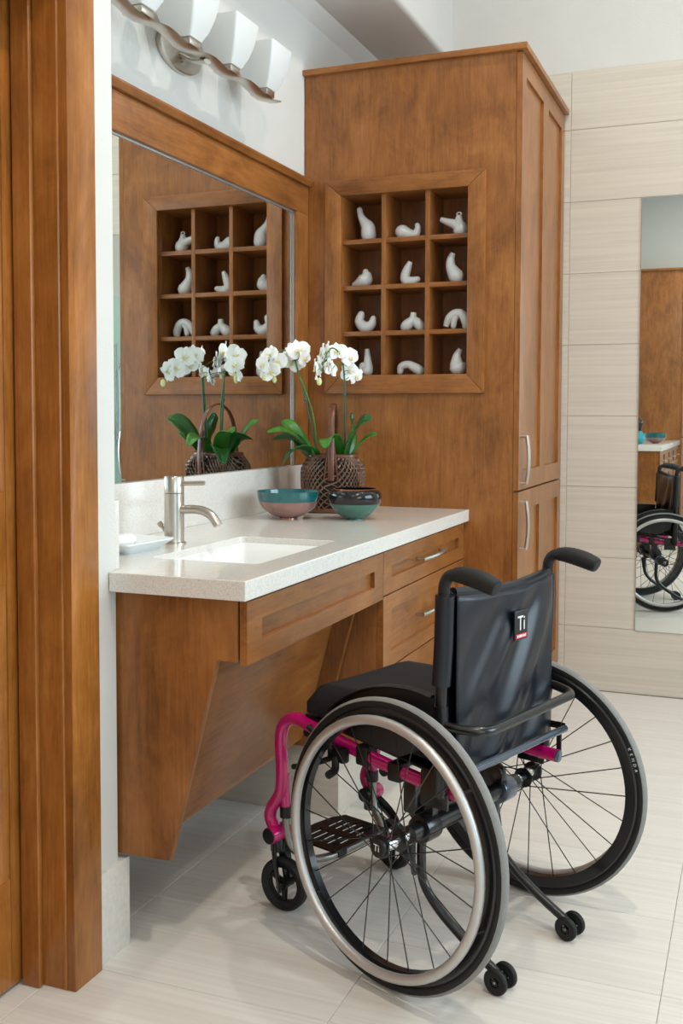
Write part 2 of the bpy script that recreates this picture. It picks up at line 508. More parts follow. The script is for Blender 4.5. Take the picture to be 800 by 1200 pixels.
# ------------------------------------------------------------------ shaker fronts, pulls
def shaker(parent, base, name, face_x, th, y0, y1, z0, z1, fr=.07, grain='y', mull=None, depth=.009, label=None):
    """door or drawer front in a plane facing +x; returns the frame (children: panel)"""
    m = MB(); xa, xb = face_x - th, face_x
    m.box(xa, xb, y0, y0 + fr, z0, z1); m.box(xa, xb, y1 - fr, y1, z0, z1)
    m.box(xa, xb, y0 + fr, y1 - fr, z0, z0 + fr * .62 if grain == 'y' else z0 + fr)
    zt = z1 - (fr * .62 if grain == 'y' else fr)
    m.box(xa, xb, y0 + fr, y1 - fr, zt, z1)
    zb = z0 + (fr * .62 if grain == 'y' else fr)
    cells = [(y0 + fr, y1 - fr)]
    if mull:
        m.box(xa, xb, mull[0], mull[1], zb, zt); cells = [(y0 + fr, mull[0]), (mull[1], y1 - fr)]
    o = m.build(name, 'maple_' + grain, parent, base, smooth=False)
    for a, b in cells:
        MB().box(xa + .003, xb - depth, a - .001, b + .001, zb - .001, zt + .001).build('panel', 'maple_' + grain, o, base)
    return o

def pull(parent, base, x, y, z, length, along='y', out=.03):
    """arched flat bar pull"""
    n = 14; pts = []
    L = length / 2
    for i in range(n + 1):
        t = -1 + 2 * i / n
        pts.append((x + out * (.72 + .28 * (1 - t * t)), t * L, 0))
    def P(p): return (p[0], y + p[1], z + p[2]) if along == 'y' else (p[0], y + p[2], z + p[1])
    m = MB()
    m.tube([P(p) for p in pts], .0072, 8, flat=(1, .8))
    for s in (-1, 1):
        m.tube([P((x - .001, s * L * .96, 0)), P((x + out * .76, s * L * .96, 0))], .0055, 8)
    return m.build('handle', 'nickel', parent, base)

# ------------------------------------------------------------------ TALL CABINET with display niche
DC = .8168; DF = .838
YD = .868
ZT = 2.474
base = (0.42, .43, 0)
tall = thing('tall_cabinet', base, 'tall maple linen cabinet with a gridded display niche in its side', 'cabinet')
nx0, nx1, nz0, nz1 = .158, .648, 1.342, 2.013
m = MB(); xs0 = .004
m.box(xs0, nx0, 0, .02, 0, ZT); m.box(nx1, DC, 0, .02, 0, ZT); m.box(nx0, nx1, 0, .02, 0, nz0); m.box(nx0, nx1, 0, .02, nz1, ZT)
m.build('side_panel', 'maple_z', tall, base)
m = MB()
m.box(xs0, DC, YD - .02, YD, 0, ZT); m.box(xs0, DC, .02, YD - .02, ZT - .02, ZT); m.box(xs0, DC, .02, YD - .02, .0, .02)
m.box(xs0, xs0 + .01, .02, YD - .02, .02, ZT - .02); m.box(DC - .012, DC - .001, .02, YD - .02, .02, ZT - .02)
m.build('carcass', 'maple_z', tall, base)
# niche: back, box lining, dividers and shelves
nd = .185
m = MB(); q = .014
m.box(nx0 - q, nx1 + q, nd, nd + .012, nz0 - q, nz1 + q)
m.build('niche_back', 'maple_z', tall, base)
m = MB()
m.box(nx0 - q, nx0, .02, nd, nz0 - q, nz1 + q); m.box(nx1, nx1 + q, .02, nd, nz0 - q, nz1 + q)
m.box(nx0, nx1, .02, nd, nz0 - q, nz0); m.box(nx0, nx1, .02, nd, nz1, nz1 + q)
m.build('niche_lining', 'maple_z', tall, base)
shelf_z = [1.507, 1.679, 1.851]
for z in shelf_z:
    MB().box(nx0, nx1, .002, nd, z - .017, z).build('niche_shelf', 'maple_x', tall, base, bevel=.001)
for x in (.3225, .4925):
    MB().box(x - .0085, x + .0085, .001, nd - .001, nz0, nz1).build('niche_divider', 'maple_z', tall, base, bevel=.001)
ox0, ox1, oz0, oz1 = .093, .713, 1.272, 2.071
fy0 = -.019
def mitre(name, quad, grain):
    m = MB(); a = quad
    m.prism(a, 'y', fy0, .0005); return m.build(name, 'maple_' + grain, tall, base, bevel=.003)
mitre('niche_frame_rail', [(ox0, oz1), (ox1, oz1), (nx1, nz1), (nx0, nz1)], 'x')
mitre('niche_frame_rail', [(ox0, oz0), (ox1, oz0), (nx1, nz0), (nx0, nz0)], 'x')
mitre('niche_frame_stile', [(ox0, oz0), (ox0, oz1), (nx0, nz1), (nx0, nz0)], 'z')
mitre('niche_frame_stile', [(ox1, oz0), (ox1, oz1), (nx1, nz1), (nx1, nz0)], 'z')
# crown
m = MB(); m.prism([(.001, -.018), (DF + .018, -.018), (DF + .018, YD), (.001, YD)], 'z', ZT, ZT + .022)
m.build('crown', 'maple_x', tall, base, bevel=.002)
# doors
d1 = shaker(tall, base, 'door', DF, .02, .001, YD - .004, .9225, ZT - .004, fr=.07, grain='z', mull=(.392, .496), depth=.010)
d2 = shaker(tall, base, 'door', DF, .02, .001, YD - .004, .115, .916, fr=.07, grain='z', mull=(.392, .496), depth=.010)
pull(d1, base, DF, .035, 1.032, .176, 'z')
pull(d2, base, DF, .035, .795, .176, 'z')
MB().box(.05, DC - .06, .03, YD - .03, 0, .11).build('toe_kick', 'maple_y', tall, base)

# ------------------------------------------------------------------ ceramic figures in the niche
def resamp(sp, n=7): return spline(sp, n)
def figure(spines, zb, label, y=.085, ring=None):
    allp = [[(p[0], p[1], p[2] * 1.12) for p in resamp(s)] for s in spines]
    zmin = min(p[1] - p[2] * .92 for s in allp for p in s)
    dz = zb - zmin + .0004
    x0 = spines[0][len(spines[0]) // 2][0]
    b = (x0, y, zb)
    t = MB()
    for s in allp:
        pts = [(p[0], y, p[1] + dz) for p in s]; rr = [p[2] for p in s]
        # rounded ends
        def dome(P, Q, r):
            d = (Vector(P) - Vector(Q)).normalized()
            return [(tuple(Vector(P) + d * r * sin(a)), r * cos(a)) for a in (.5, .95, 1.3)]
        head = list(reversed(dome(pts[0], pts[1], rr[0]))); tail = dome(pts[-1], pts[-2], rr[-1])
        if rr[0] < .011: head = [(tuple(Vector(pts[0]) * .6 + Vector(pts[1]) * .4), rr[0] * .55)]
        pts = [h[0] for h in head] + pts + [h[0] for h in tail]
        rr = [h[1] for h in head] + rr + [h[1] for h in tail]
        t.tube(pts, rr, 16, upv=(0, 1, 0))
    for p in range(len(t.v)):
        if t.v[p].z < zb: t.v[p].z = zb
    o = t.build('ceramic_figurine', 'ceramic_white', None, b, angle=60)
    o.location = b
    tag(o, label, 'figurine', 'white ceramic figurines in the display niche')
    if ring:
        m = MB(); c = ring
        m.tube([(c[0] + .0085 * cos(a), y, c[1] + dz + .006 * sin(a)) for a in [2 * pi * i / 16 for i in range(16)]], .0024, 8, closed=True)
        m.build('ear_loop', 'ceramic_white', o, b)
    return o
B = [1.851, 1.679, 1.507, 1.342]
figure([[(.233, 1.882, .0264), (.229, 1.912, .0245), (.214, 1.935, .0167), (.201, 1.958, .0118), (.195, 1.981, .0098)]], B[0], 'tall white ceramic figurine leaning left, in the top left niche cell')
figure([[(.369, 1.897, .0261), (.397, 1.887, .0193), (.422, 1.889, .0154), (.429, 1.909, .0106), (.427, 1.92, .0087)]], B[0], 'low slug-shaped white ceramic figurine, in the top middle niche cell')
figure([[(.519, 1.922, .0086), (.545, 1.911, .0124), (.574, 1.9, .0171), (.594, 1.885, .0246)], [(.588, 1.93, .0095), (.588, 1.911, .0152), (.594, 1.88, .0256)]], B[0], 'white ceramic figurine with long snout and looped ear, in the top right niche cell', ring=(.588, 1.938))
figure([[(.176, 1.706, .0099), (.197, 1.712, .0197), (.218, 1.723, .0265), (.223, 1.74, .0196), (.221, 1.752, .0111)]], B[1], 'squat white ceramic mound figurine, in the second row left niche cell')
figure([[(.401, 1.782, .0077), (.39, 1.758, .0135), (.38, 1.73, .0165), (.385, 1.711, .0174), (.408, 1.709, .0155), (.429, 1.714, .0112)]], B[1], 'swan-necked white ceramic figurine, in the second row middle niche cell')
figure([[(.567, 1.794, .0086), (.558, 1.772, .0133), (.558, 1.745, .0171), (.573, 1.716, .0247), (.58, 1.707, .0266)]], B[1], 'pear-shaped white ceramic figurine, in the second row right niche cell')
figure([[(.203, 1.585, .0128), (.196, 1.558, .0168), (.219, 1.536, .0207), (.245, 1.545, .0167), (.253, 1.568, .0105)]], B[2], 'open U-shaped white ceramic figurine, in the third row left niche cell')
figure([[(.414, 1.585, .0097), (.411, 1.561, .0135), (.394, 1.542, .0194), (.384, 1.533, .0194)], [(.411, 1.561, .0118), (.43, 1.546, .0174), (.442, 1.531, .0174)]], B[2], 'twisted loop white ceramic figurine, in the third row middle niche cell')
figure([[(.540, 1.52, .0098), (.554, 1.552, .0134), (.579, 1.567, .0152), (.604, 1.562, .0152), (.617, 1.535, .0152), (.619, 1.518, .0133)], [(.584, 1.563, .0133), (.574, 1.546, .0112), (.57, 1.52, .0098)]], B[2], 'three-legged arched white ceramic figurine, in the third row right niche cell')
figure([[(.228, 1.441, .0079), (.23, 1.41, .0118), (.232, 1.37, .0177), (.23, 1.358, .0197)], [(.232, 1.365, .0158), (.212, 1.376, .0138), (.206, 1.359, .0112)]], B[3], 'upright finger-like white ceramic figurine, in the bottom left niche cell behind the orchid')
figure([[(.362, 1.351, .0105), (.368, 1.371, .0136), (.395, 1.378, .0136), (.426, 1.363, .0174), (.441, 1.355, .0174)]], B[3], 'reclining arched white ceramic figurine, in the bottom middle niche cell')
figure([[(.598, 1.426, .0086), (.585, 1.403, .0134), (.584, 1.375, .0229), (.588, 1.362, .0305)]], B[3], 'bottle-necked white ceramic figurine, in the bottom right niche cell')

# ------------------------------------------------------------------ VANITY
H, T = .8491, .0429
DX, VY0 = .6584, -1.8007
base = (.3, -.9, 0)
cb = (.33, -.9, H - T)
counter = thing('countertop', cb, 'pale speckled quartz countertop over the open vanity', 'countertop')
sx0, sx1, sy0, sy1 = .285, .572, -1.565, -1.085      # sink cut-out
m = MB()
zt, zb = H, H - T
yi = YW0 + .002
def slab_poly(z):
    return [(D0 + .002, VY0), (DX, VY0), (DX, -.001), (.001, -.001), (.001, yi), (D0 + .002, yi)]
# slab: ring of boxes about the sink opening
def rounded_rect(x0, x1, y0, y1, r, n=5):
    out = []
    for (cx_, cy_, a0) in ((x1 - r, y1 - r, 0), (x0 + r, y1 - r, pi / 2), (x0 + r, y0 + r, pi), (x1 - r, y0 + r, 3 * pi / 2)):
        for k in range(n + 1):
            a = a0 + pi / 2 * k / n; out.append((cx_ + r * cos(a), cy_ + r * sin(a)))
    return out
bm = bmesh.new()
def loop(bm, pts, z):
    vv = [bm.verts.new((p[0] - cb[0], p[1] - cb[1], z - cb[2])) for p in pts]
    return vv, [bm.edges.new((vv[i], vv[(i + 1) % len(vv)])) for i in range(len(vv))]
inner = rounded_rect(sx0, sx1, sy0, sy1, .018)
outer = slab_poly(0)
allv = []
for z in (zt, zb):
    ov, oe = loop(bm, outer, z); iv, ie = loop(bm, inner, z)
    bmesh.ops.triangle_fill(bm, edges=oe + ie, use_beauty=True)
    allv.append((ov, iv))
for a in (0, 1):
    A, Bv = allv[0][a], allv[1][a]
    for i in range(len(A)):
        j = (i + 1) % len(A); bm.faces.new((A[i], A[j], Bv[j], Bv[i]))
bmesh.ops.recalc_face_normals(bm, faces=bm.faces)
me = bpy.data.meshes.new('slab'); bm.to_mesh(me); bm.free()
me.materials.append(MATS['quartz'])
slab = bpy.data.objects.new('slab', me); COL.objects.link(slab); slab.parent = counter
bv = slab.modifiers.new('eased_edge', 'BEVEL'); bv.width = .0022; bv.segments = 2; bv.limit_method = 'ANGLE'
bs = MB().box(.001, .021, YW0 + .024, -.001, H + .0002, 1.0025).build('backsplash', 'quartz', None, (.011, -.9, H), bevel=.0015)
bs.location = (.011, -.9, H); tag(bs, 'low quartz backsplash strip between countertop and vanity mirror', 'backsplash')
bs = MB().box(.001, D0 - .004, YW0 + .002, YW0 + .022, H + .0002, 1.0025).build('side_splash', 'quartz', None, (.16, YW0 + .012, H), bevel=.0015)
bs.location = (.16, YW0 + .012, H); tag(bs, 'short quartz side splash against the wall end beside the soap dish', 'backsplash')

# undermount basin
m = MB()
def basin(u, v): pass
rings = []
for (ins, z, r) in ((.0008, H - .017, .018), (.003, zb - .02, .020), (.010, zb - .062, .028), (.026, zb - .086, .04), (.07, zb - .095, .05)):
    rings.append([(p[0], p[1], z) for p in rounded_rect(sx0 + ins, sx1 - ins, sy0 + ins, sy1 - ins, r)])
rings.append([(sx0 + .14 + .0 * i, (sy0 + sy1) / 2, zb - .142) for i in range(24)])
n = len(rings[0]); vs_, fs_ = [], []
for rg in rings[:-1]: vs_ += rg
for i in range(len(rings) - 2):
    for k in range(n):
        l = (k + 1) % n; fs_.append((i * n + k, i * n + l, (i + 1) * n + l, (i + 1) * n + k))
fs_.append(tuple((len(rings) - 2) * n + k for k in range(n)))
bb = ((sx0 + sx1) / 2, (sy0 + sy1) / 2, zb - .15)
sink = thing('undermount_sink', bb, 'white rectangular undermount sink set in the quartz countertop', 'sink')
m.add(vs_, fs_)
o = m.build('basin', 'porcelain', sink, bb, solid=.008)
MB().lathe([(0, .003), (.016, .004), (.021, .001), (.021, -.012), (0, -.012)], ((sx0 + sx1) / 2 - .02, (sy0 + sy1) / 2, zb - .0915), 24).build('drain', 'chrome', sink, bb)

# knee-space vanity: side panels, sloping knee panel, false drawer front
van = thing('vanity', base, 'wall-hung maple vanity with a sloping knee panel under the sink', 'vanity')
HP = zb - .0008
XF = .618
side = [(.004, HP), (XF, HP), (XF, .668), (.570, .668), (.452, .213), (.34, .211), (.004, .211)]
MB().prism(side, 'y', -1.762, -1.742).build('side_panel', 'maple_z', van, base, bevel=.0012)
MB().prism([(.004, HP - .06), (.60, HP - .06), (XF - .04, .668), (.570, .668), (.452, .213), (.004, .211)], 'y', -.918, -.898).build('side_panel', 'maple_z', van, base, bevel=.0012)
kp = [(.510, .70), (.524, .70), (.4065, .25), (.392, .25)]
MB().prism(kp, 'y', -1.741, -.919).build('knee_panel', 'maple_y', van, base, bevel=.0008)
MB().box(.004, .4, -1.741, -.919, .238, .25).build('bottom_panel', 'maple_y', van, base)
ap = shaker(van, base, 'apron_front', .64, .017, -1.757, -.8925, .662, .797, fr=.072, grain='y', depth=.012)
MB().box(.58, .62, -1.741, -.919, .70, .79).build('apron_rail', 'maple_y', van, base)

# drawer cabinet
dbase = (.35, -.45, 0)
dc = thing('drawer_cabinet', dbase, 'maple drawer cabinet between the knee space and the tall cabinet', 'cabinet')
m = MB(); m.box(.004, XF + .001, -.891, -.873, .215, HP); m.box(.004, XF + .001, -.022, -.003, .215, HP)
m.box(.004, XF, -.873, -.022, .215, .235); m.box(.004, XF, -.873, -.022, HP - .05, HP - .03); m.box(.004, .014, -.873, -.022, .235, HP - .05)
m.build('carcass', 'maple_z', dc, dbase, bevel=.001)
MB().box(.02, .50, -.885, -.01, 0, .214).build('tiled_plinth', 'wall_tile', dc, dbase, bevel=.001)
for z0, z1 in ((.671, .797), (.452, .667), (.222, .448)):
    d = shaker(dc, dbase, 'drawer_front', .64, .02, -.889, -.005, z0, z1, fr=.072, grain='y', depth=.012)
    pull(d, dbase, .64, -.45, (z0 + z1) / 2 + .005, .262, 'y', .034)

# ------------------------------------------------------------------ faucet
fb = (.195, -1.302, H)
fau = thing('faucet', fb, 'brushed nickel single-lever faucet with a curved spout behind the sink', 'faucet')
MB().lathe([(0, 0), (.031, 0), (.031, .004), (.027, .006), (0, .006)], fb, 28).build('base_ring', 'nickel', fau, fb)
MB().lathe([(0, .005), (.0262, .005), (.0262, .134), (0, .134)], fb, 32).build('body', 'nickel', fau, fb)
hd = MB().lathe([(0, .136), (.0262, .136), (.0262, .176), (.0245, .179), (0, .179)], fb, 32).build('lever_head', 'nickel', fau, fb)
sp = spline([(.018, 0, .091), (.06, 0, .093), (.09, 0, .089), (.114, 0, .076), (.132, 0, .053)], 8)
MB().tube([(fb[0] + p[0], fb[1], fb[2] + p[2]) for p in sp], .0118, 20).build('spout', 'nickel', fau, fb)
MB().tube([(fb[0] + .02, fb[1], fb[2] + .160), (fb[0] + .088, fb[1], fb[2] + .163), (fb[0] + .092, fb[1], fb[2] + .163)], [.0062, .0062, .005], 14).build('lever', 'nickel', hd, fb)
m = MB(); m.tube([(fb[0] - .026, fb[1], fb[2] + .03), (fb[0] - .043, fb[1] + .002, fb[2] + .048)], .0045, 10)
m.tube([(fb[0] - .04, fb[1] + .002, fb[2] + .045), (fb[0] - .048, fb[1] + .003, fb[2] + .053)], .007, 12)
m.build('lift_rod', 'nickel', fau, fb)

# soap dish
sb = (.165, -1.47, H)
sd = thing('soap_dish', sb, 'white square ceramic soap dish at the near end of the counter', 'soap dish', rotz=-.10)
def sq(w, l, z, r=.012): return [(p[0], p[1], z) for p in rounded_rect(-w, w, -l, l, r, 3)]
m = MB(); rr = [sq(.045, .065, 0), sq(.048, .068, .004), sq(.072, .096, .024), sq(.072, .096, .028), sq(.064, .088, .027), sq(.042, .062, .010)]
n = len(rr[0]); vv = [p for q in rr for p in q]
ff = [(i * n + k, i * n + (k + 1) % n, (i + 1) * n + (k + 1) % n, (i + 1) * n + k) for i in range(len(rr) - 1) for k in range(n)]
ff += [tuple(range(n - 1, -1, -1)), tuple((len(rr) - 1) * n + k for k in range(n))]
m.add(vv, ff).build('dish', 'ceramic_white', sd)
sc = (.128, -1.44, H + .0102)
so = MB().lathe([(0, 0), (.026, 0), (.034, .008), (.034, .018), (.026, .026), (0, .028)], (0, 0, 0), 24).build('soap_bar', 'porcelain')
so.location = sc; so.scale = (.85, 1.25, 1)
tag(so, 'white bar of soap lying in the square soap dish', 'soap')

# ------------------------------------------------------------------ glazed bowls
def pbowl(name, loc, prof_out, prof_in, label, split, mats):
    """prof: (r, z) outer from foot to rim; split list of z limits for the glaze bands"""
    t = thing(name, loc, label, 'bowl')
    pr = spline(prof_out, 6)
    lo = 0
    for bi, zl in enumerate(split + [9]):
        seg_ = [p for p in pr if lo <= p[1] <= zl]
        nxt = [p for p in pr if p[1] > zl]
        if nxt: seg_.append(nxt[0])
        if len(seg_) >= 2:
            MB().lathe(seg_, (0, 0, 0), 48, cap=(bi == 0)).build(['foot', 'lower_glaze', 'upper_glaze', 'rim_glaze'][bi], mats[bi], t, solid=.0)
        lo = zl
    pi_ = spline(prof_in, 6)
    MB().lathe([prof_out[-1]] + pi_, (0, 0, 0), 48, cap=False).build('inside', mats[-1], t)
    return t
pbowl('glazed_bowl', (.195, -.572, H), [(.030, 0), (.032, .006), (.055, .014), (.085, .036), (.099, .064), (.104, .092)],
      [(.101, .090), (.094, .064), (.08, .040), (.05, .02), (0, .016)],
      'wide flared bowl, teal glaze over metallic rose, beside the basket', [.007, .058, 9], ['glaze_copper', 'glaze_rose', 'glaze_teal', 'glaze_teal', 'glaze_teal'])
b2 = pbowl('glazed_bowl', (.405, -.505, H), [(.030, 0), (.031, .004), (.056, .018), (.079, .044), (.088, .070), (.084, .090), (.070, .102)],
      [(.067, .100), (.08, .085), (.082, .066), (.07, .04), (.03, .016), (0, .014)],
      'rounded incurving bowl with dark copper and green glaze, in front of the basket', [.005, .050, .097], ['glaze_green', 'glaze_green', 'glaze_black', 'glaze_copper', 'glaze_black'])

# ------------------------------------------------------------------ basket
bk = (.234, -.275, H)
bas = thing('woven_basket', bk, 'dark woven cane basket with a tall loop handle on the counter', 'basket', rotz=.30)
BH = .192
def brad(t):      # superellipse half-axes up the height
    z = t * BH
    k = .090 + .022 * sin(pi * min(1, t * .62 + .12)) - .022 * max(0, t - .78) / .22
    return k, k * .80, z
def bpt(a, t, off=0.0):
    ax_, ay_, z = brad(t); e = .55
    ca, sa = cos(a), sin(a)
    return Vector(((ax_ + off) * (abs(ca) ** e) * (1 if ca >= 0 else -1), (ay_ + off) * (abs(sa) ** e) * (1 if sa >= 0 else -1), z + .006))
m = MB(); nu, nv = 48, 14
m.grid(lambda u, v: bpt(2 * pi * u, .02 + .96 * v, -.004), nu, nv)
m.build('lining', 'basket_dark', bas)
m = MB()
NS = 44
for s in (-1, 1):
    for k in range(NS):
        a0 = 2 * pi * k / NS
        pts = []
        for i in range(27):
            t = i / 26
            a = a0 + s * t * 2 * pi * 8 / NS
            w = .0013 * (1 if (i + (0 if s > 0 else 1)) % 2 else -1)
            pts.append(bpt(a, t, w))
        m.tube(pts, .0026, 4, flat=(.55, 1.25))
o = m.build('woven_cane', 'basket_cane', bas); tag(o, kind='stuff')
for t, r in ((.995, .0065), (.02, .006)):
    MB().tube([bpt(2 * pi * i / 40, t, .001) for i in range(40)], r, 8, closed=True, flat=(1.3, .7)).build('rim' if t > .5 else 'base_hoop', 'basket_strap', bas)
# legs at the corners and side slats
for a in (.75, pi - .75, pi + .75, -.75):
    MB().tube([bpt(a, t, .004) - Vector((0, 0, .006 if t == 0 else 0)) for t in (0, .1, .25, .4, .55)], [.006, .006, .0055, .005, .004], 6, flat=(.7, 1.3)).build('leg', 'basket_strap', bas)
m = MB()
ax_ = brad(.7)[1]
hp = [(0, -ax_ - .004, .115), (0, -ax_ - .006, .19), (0, -ax_ + .004, .29), (0, -.055, .355), (0, 0, .382), (0, .055, .355), (0, ax_ - .004, .29), (0, ax_ + .006, .19), (0, ax_ + .004, .115)]
m.tube(spline(hp, 8), .0075, 8, flat=(1.45, .42)).build('handle', 'basket_strap', bas)
for s in (-1, 1):
    for e in (-1, 1):
        MB().tube(spline([(e * .024, s * (ax_ + .002), .12), (e * .014, s * (ax_ + .002), .20), (e * .005, s * (ax_ - .012), .285)], 5), .0035, 6).build('handle_brace', 'basket_strap', bas)

# ------------------------------------------------------------------ orchids
def petal_mesh():
    m = MB()
    def petal(ang, L, W, lift, roundness):
        c, s = cos(ang), sin(ang)
        def fn(u, v):
            t = v; w = W * (sin(pi * min(1, t ** .75)) ** roundness) * (1 - .15 * t)
            x = (u - .5) * 2 * w; y = t * L
            z = lift * sin(t * pi * .75) - .22 * (u - .5) ** 2 * L + .05 * L * sin(5 * t + u * 4)
            return (c * y - s * x, s * y + c * x, z)
        m.grid(fn, 6, 8)
    for a in (pi / 2, pi / 2 + 2.2, pi / 2 - 2.2): petal(a, .030, .0125, .004, .7)
    for a in (.15, pi - .15): petal(a, .033, .0215, .009, .5)
    return m
fl0 = None
def flower(parent, loc, facing, size, roll=0.0, baseloc=(0, 0, 0)):
    global fl0, lip0
    if fl0 is None:
        fl0 = petal_mesh().build('flower', 'petal', None, angle=180)
        m = MB()
        m.tube(spline([(0, .002, .002), (0, -.004, .009), (0, -.010, .010)], 4), [.0026] * 4 + [.003] * 4 + [.0015], 8)
        for s in (-1, 1): m.tube([(0, -.004, .007), (s * .006, -.001, .010), (s * .008, .003, .009)], [.0016, .002, .001], 6)
        lip0 = m.build('lip', 'petal_core', fl0)
        o, l = fl0, lip0
    else:
        o = fl0.copy(); COL.objects.link(o); l = lip0.copy(); COL.objects.link(l)
    l.parent = o; o.parent = parent
    d = Vector(facing).normalized()
    q = d.to_track_quat('Z', 'Y')
    o.rotation_euler = (q.to_matrix() @ Matrix.Rotation(roll, 3, 'Z')).to_euler()
    o.location = Vector(loc) - Vector(baseloc); o.scale = (size * 1.22,) * 3
    return o
def leaf(parent, b, pts, width, mat, twist=0.0):
    S = spline(pts, 5); n = len(S)
    m = MB()
    def fn(u, v):
        i = min(n - 1, int(round(v * (n - 1)))); p = Vector(S[i])
        t = (Vector(S[min(i + 1, n - 1)]) - Vector(S[max(i - 1, 0)])).normalized()
        side = t.cross(Vector((0, 0, 1)))
        side = side.normalized() if side.length > 1e-4 else Vector((1, 0, 0))
        side = Matrix.Rotation(twist, 3, t) @ side
        nrm = side.cross(t)
        w = width * (sin(pi * (.10 + .88 * v)) ** .55)
        x = (u - .5) * 2
        return p + side * x * w + nrm * (abs(x) * w * .28)
    m.grid(fn, 6, n - 1)
    return m.build('leaf', mat, parent, b, angle=180, solid=.0012)
def orchid(b, label, stem_pts, stake, leaves, flowers, buds):
    t = thing('orchid_plant', b, label, 'orchid', 'orchids in the basket')
    S = spline(stem_pts, 8)
    MB().tube(S, [.0036 - .0016 * i / len(S) for i in range(len(S))], 8).build('flower_stem', 'stem_green', t, b)
    MB().tube(stake, .0028, 8).build('stake', 'stake', t, b)
    m = MB()
    mid = Vector(stake[0]).lerp(Vector(stake[1]), .75)
    m.lathe([(.005, -.005), (.0065, 0), (.005, .005)], mid, 10).build('stem_clip', 'stake', t, b)
    for i, (pts, w, tw) in enumerate(leaves): leaf(t, b, pts, w, 'leaf' if i % 2 else 'leaf_dark', tw)
    for (loc, fc, sz, rl) in flowers:
        flower(t, loc, fc, sz, rl, b)
        near = min(S, key=lambda p: (Vector(p) - Vector(loc)).length)
        MB().tube(spline([near, tuple((Vector(near) + Vector(loc)) / 2 + Vector((0, 0, .006))), tuple(Vector(loc) - Vector(fc).normalized() * .002)], 4), .0013, 6).build('flower_stalk', 'stem_green', t, b)
    for (loc, sz) in buds:
        MB().lathe([(0, -.011 * sz), (.005 * sz, -.008 * sz), (.0075 * sz, 0), (.005 * sz, .009 * sz), (0, .012 * sz)], loc, 12).build('bud', 'bud', t, b)
    # potting cup down in the basket
    MB().lathe([(.024, -.07), (.034, -.01), (.030, -.012), (0, -.014)], b, 16).build('pot', 'basket_dark', t, b)
    return t
rz = H + .2
orchid((.190, -.315, rz - .02), 'white orchid whose flowers hang over the mirror side of the basket',
    [(.196, -.322, rz - .03), (.186, -.345, 1.19), (.150, -.382, 1.33), (.128, -.385, 1.395), (.10, -.40, 1.415), (.075, -.43, 1.40), (.062, -.465, 1.36), (.058, -.475, 1.335)],
    [(.20, -.318, rz - .03), (.154, -.378, 1.32)],
    [([(.185, -.32, rz - .02), (.13, -.345, rz + .05), (.09, -.36, rz + .06), (.045, -.37, rz + .055)], .030, .5),
     ([(.185, -.33, rz - .02), (.16, -.38, rz + .045), (.115, -.43, rz + .085), (.07, -.47, rz + .082)], .033, -.3),
     ([(.19, -.325, rz - .02), (.175, -.37, rz + .015), (.145, -.42, rz + .018), (.12, -.45, rz - .03)], .038, .2),
     ([(.18, -.31, rz - .02), (.13, -.31, rz + .035), (.085, -.31, rz + .10), (.05, -.31, rz + .12)], .030, -.6)],
    [((.146, -.385, 1.412), (.75, -.85, .15), 1.15, .2), ((.118, -.375, 1.372), (.45, -.95, -.1), 1.0, -.5), ((.108, -.375, 1.405), (-.5, -.7, .2), 1.0, .9),
     ((.083, -.425, 1.372), (.55, -.85, .1), 1.05, .3), ((.070, -.445, 1.396), (-.3, -.9, .3), 1.0, .1), ((.070, -.445, 1.340), (.4, -.9, -.3), 1.0, .6),
     ((.060, -.475, 1.362), (-.4, -.85, .1), .95, -.4), ((.165, -.38, 1.385), (.95, -.3, .1), .9, .7)],
    [((.078, -.43, 1.312), 1.1), ((.058, -.475, 1.318), .9)])
orchid((.278, -.268, rz - .02), 'white orchid with its flower spike standing straight over the basket handle',
    [(.276, -.270, rz - .03), (.281, -.285, 1.20), (.284, -.300, 1.34), (.281, -.33, 1.40), (.276, -.38, 1.42), (.282, -.44, 1.405), (.292, -.50, 1.37), (.295, -.53, 1.335)],
    [(.281, -.275, rz - .03), (.286, -.303, 1.345)],
    [([(.285, -.285, rz - .02), (.325, -.315, rz + .06), (.365, -.335, rz + .115), (.405, -.345, rz + .13)], .038, .75),
     ([(.29, -.265, rz - .02), (.33, -.275, rz + .03), (.37, -.28, rz + .065), (.40, -.28, rz + .075)], .030, .4),
     ([(.28, -.26, rz - .02), (.285, -.235, rz + .06), (.283, -.225, rz + .11), (.28, -.222, rz + .15)], .030, 1.4),
     ([(.27, -.28, rz - .02), (.262, -.34, rz + .05), (.262, -.40, rz + .06), (.27, -.43, rz + .03)], .030, .3)],
    [((.272, -.335, 1.408), (.5, -.85, .2), 1.0, .1), ((.268, -.22, 1.398), (.8, -.4, .2), .95, .8), ((.300, -.29, 1.390), (.8, -.6, .1), .95, .5),
     ((.262, -.19, 1.352), (.8, -.6, -.1), .9, -.3), ((.285, -.26, 1.345), (.6, -.8, -.2), .9, .9), ((.29, -.205, 1.33), (.9, -.3, -.2), .9, .4),
     ((.266, -.40, 1.405), (-.85, -.5, .1), 1.05, 0), ((.272, -.455, 1.395), (-.8, -.5, .1), 1.1, .3), ((.278, -.41, 1.365), (-.9, -.4, 0), 1.0, -.4),
     ((.280, -.50, 1.355), (-.8, -.5, -.1), 1.05, .6), ((.288, -.545, 1.34), (-.7, -.2, 0), .95, 1.0), ((.262, -.36, 1.35), (-.8, .3, 0), .9, .2)],
    [((.298, -.555, 1.30), 1.2)])

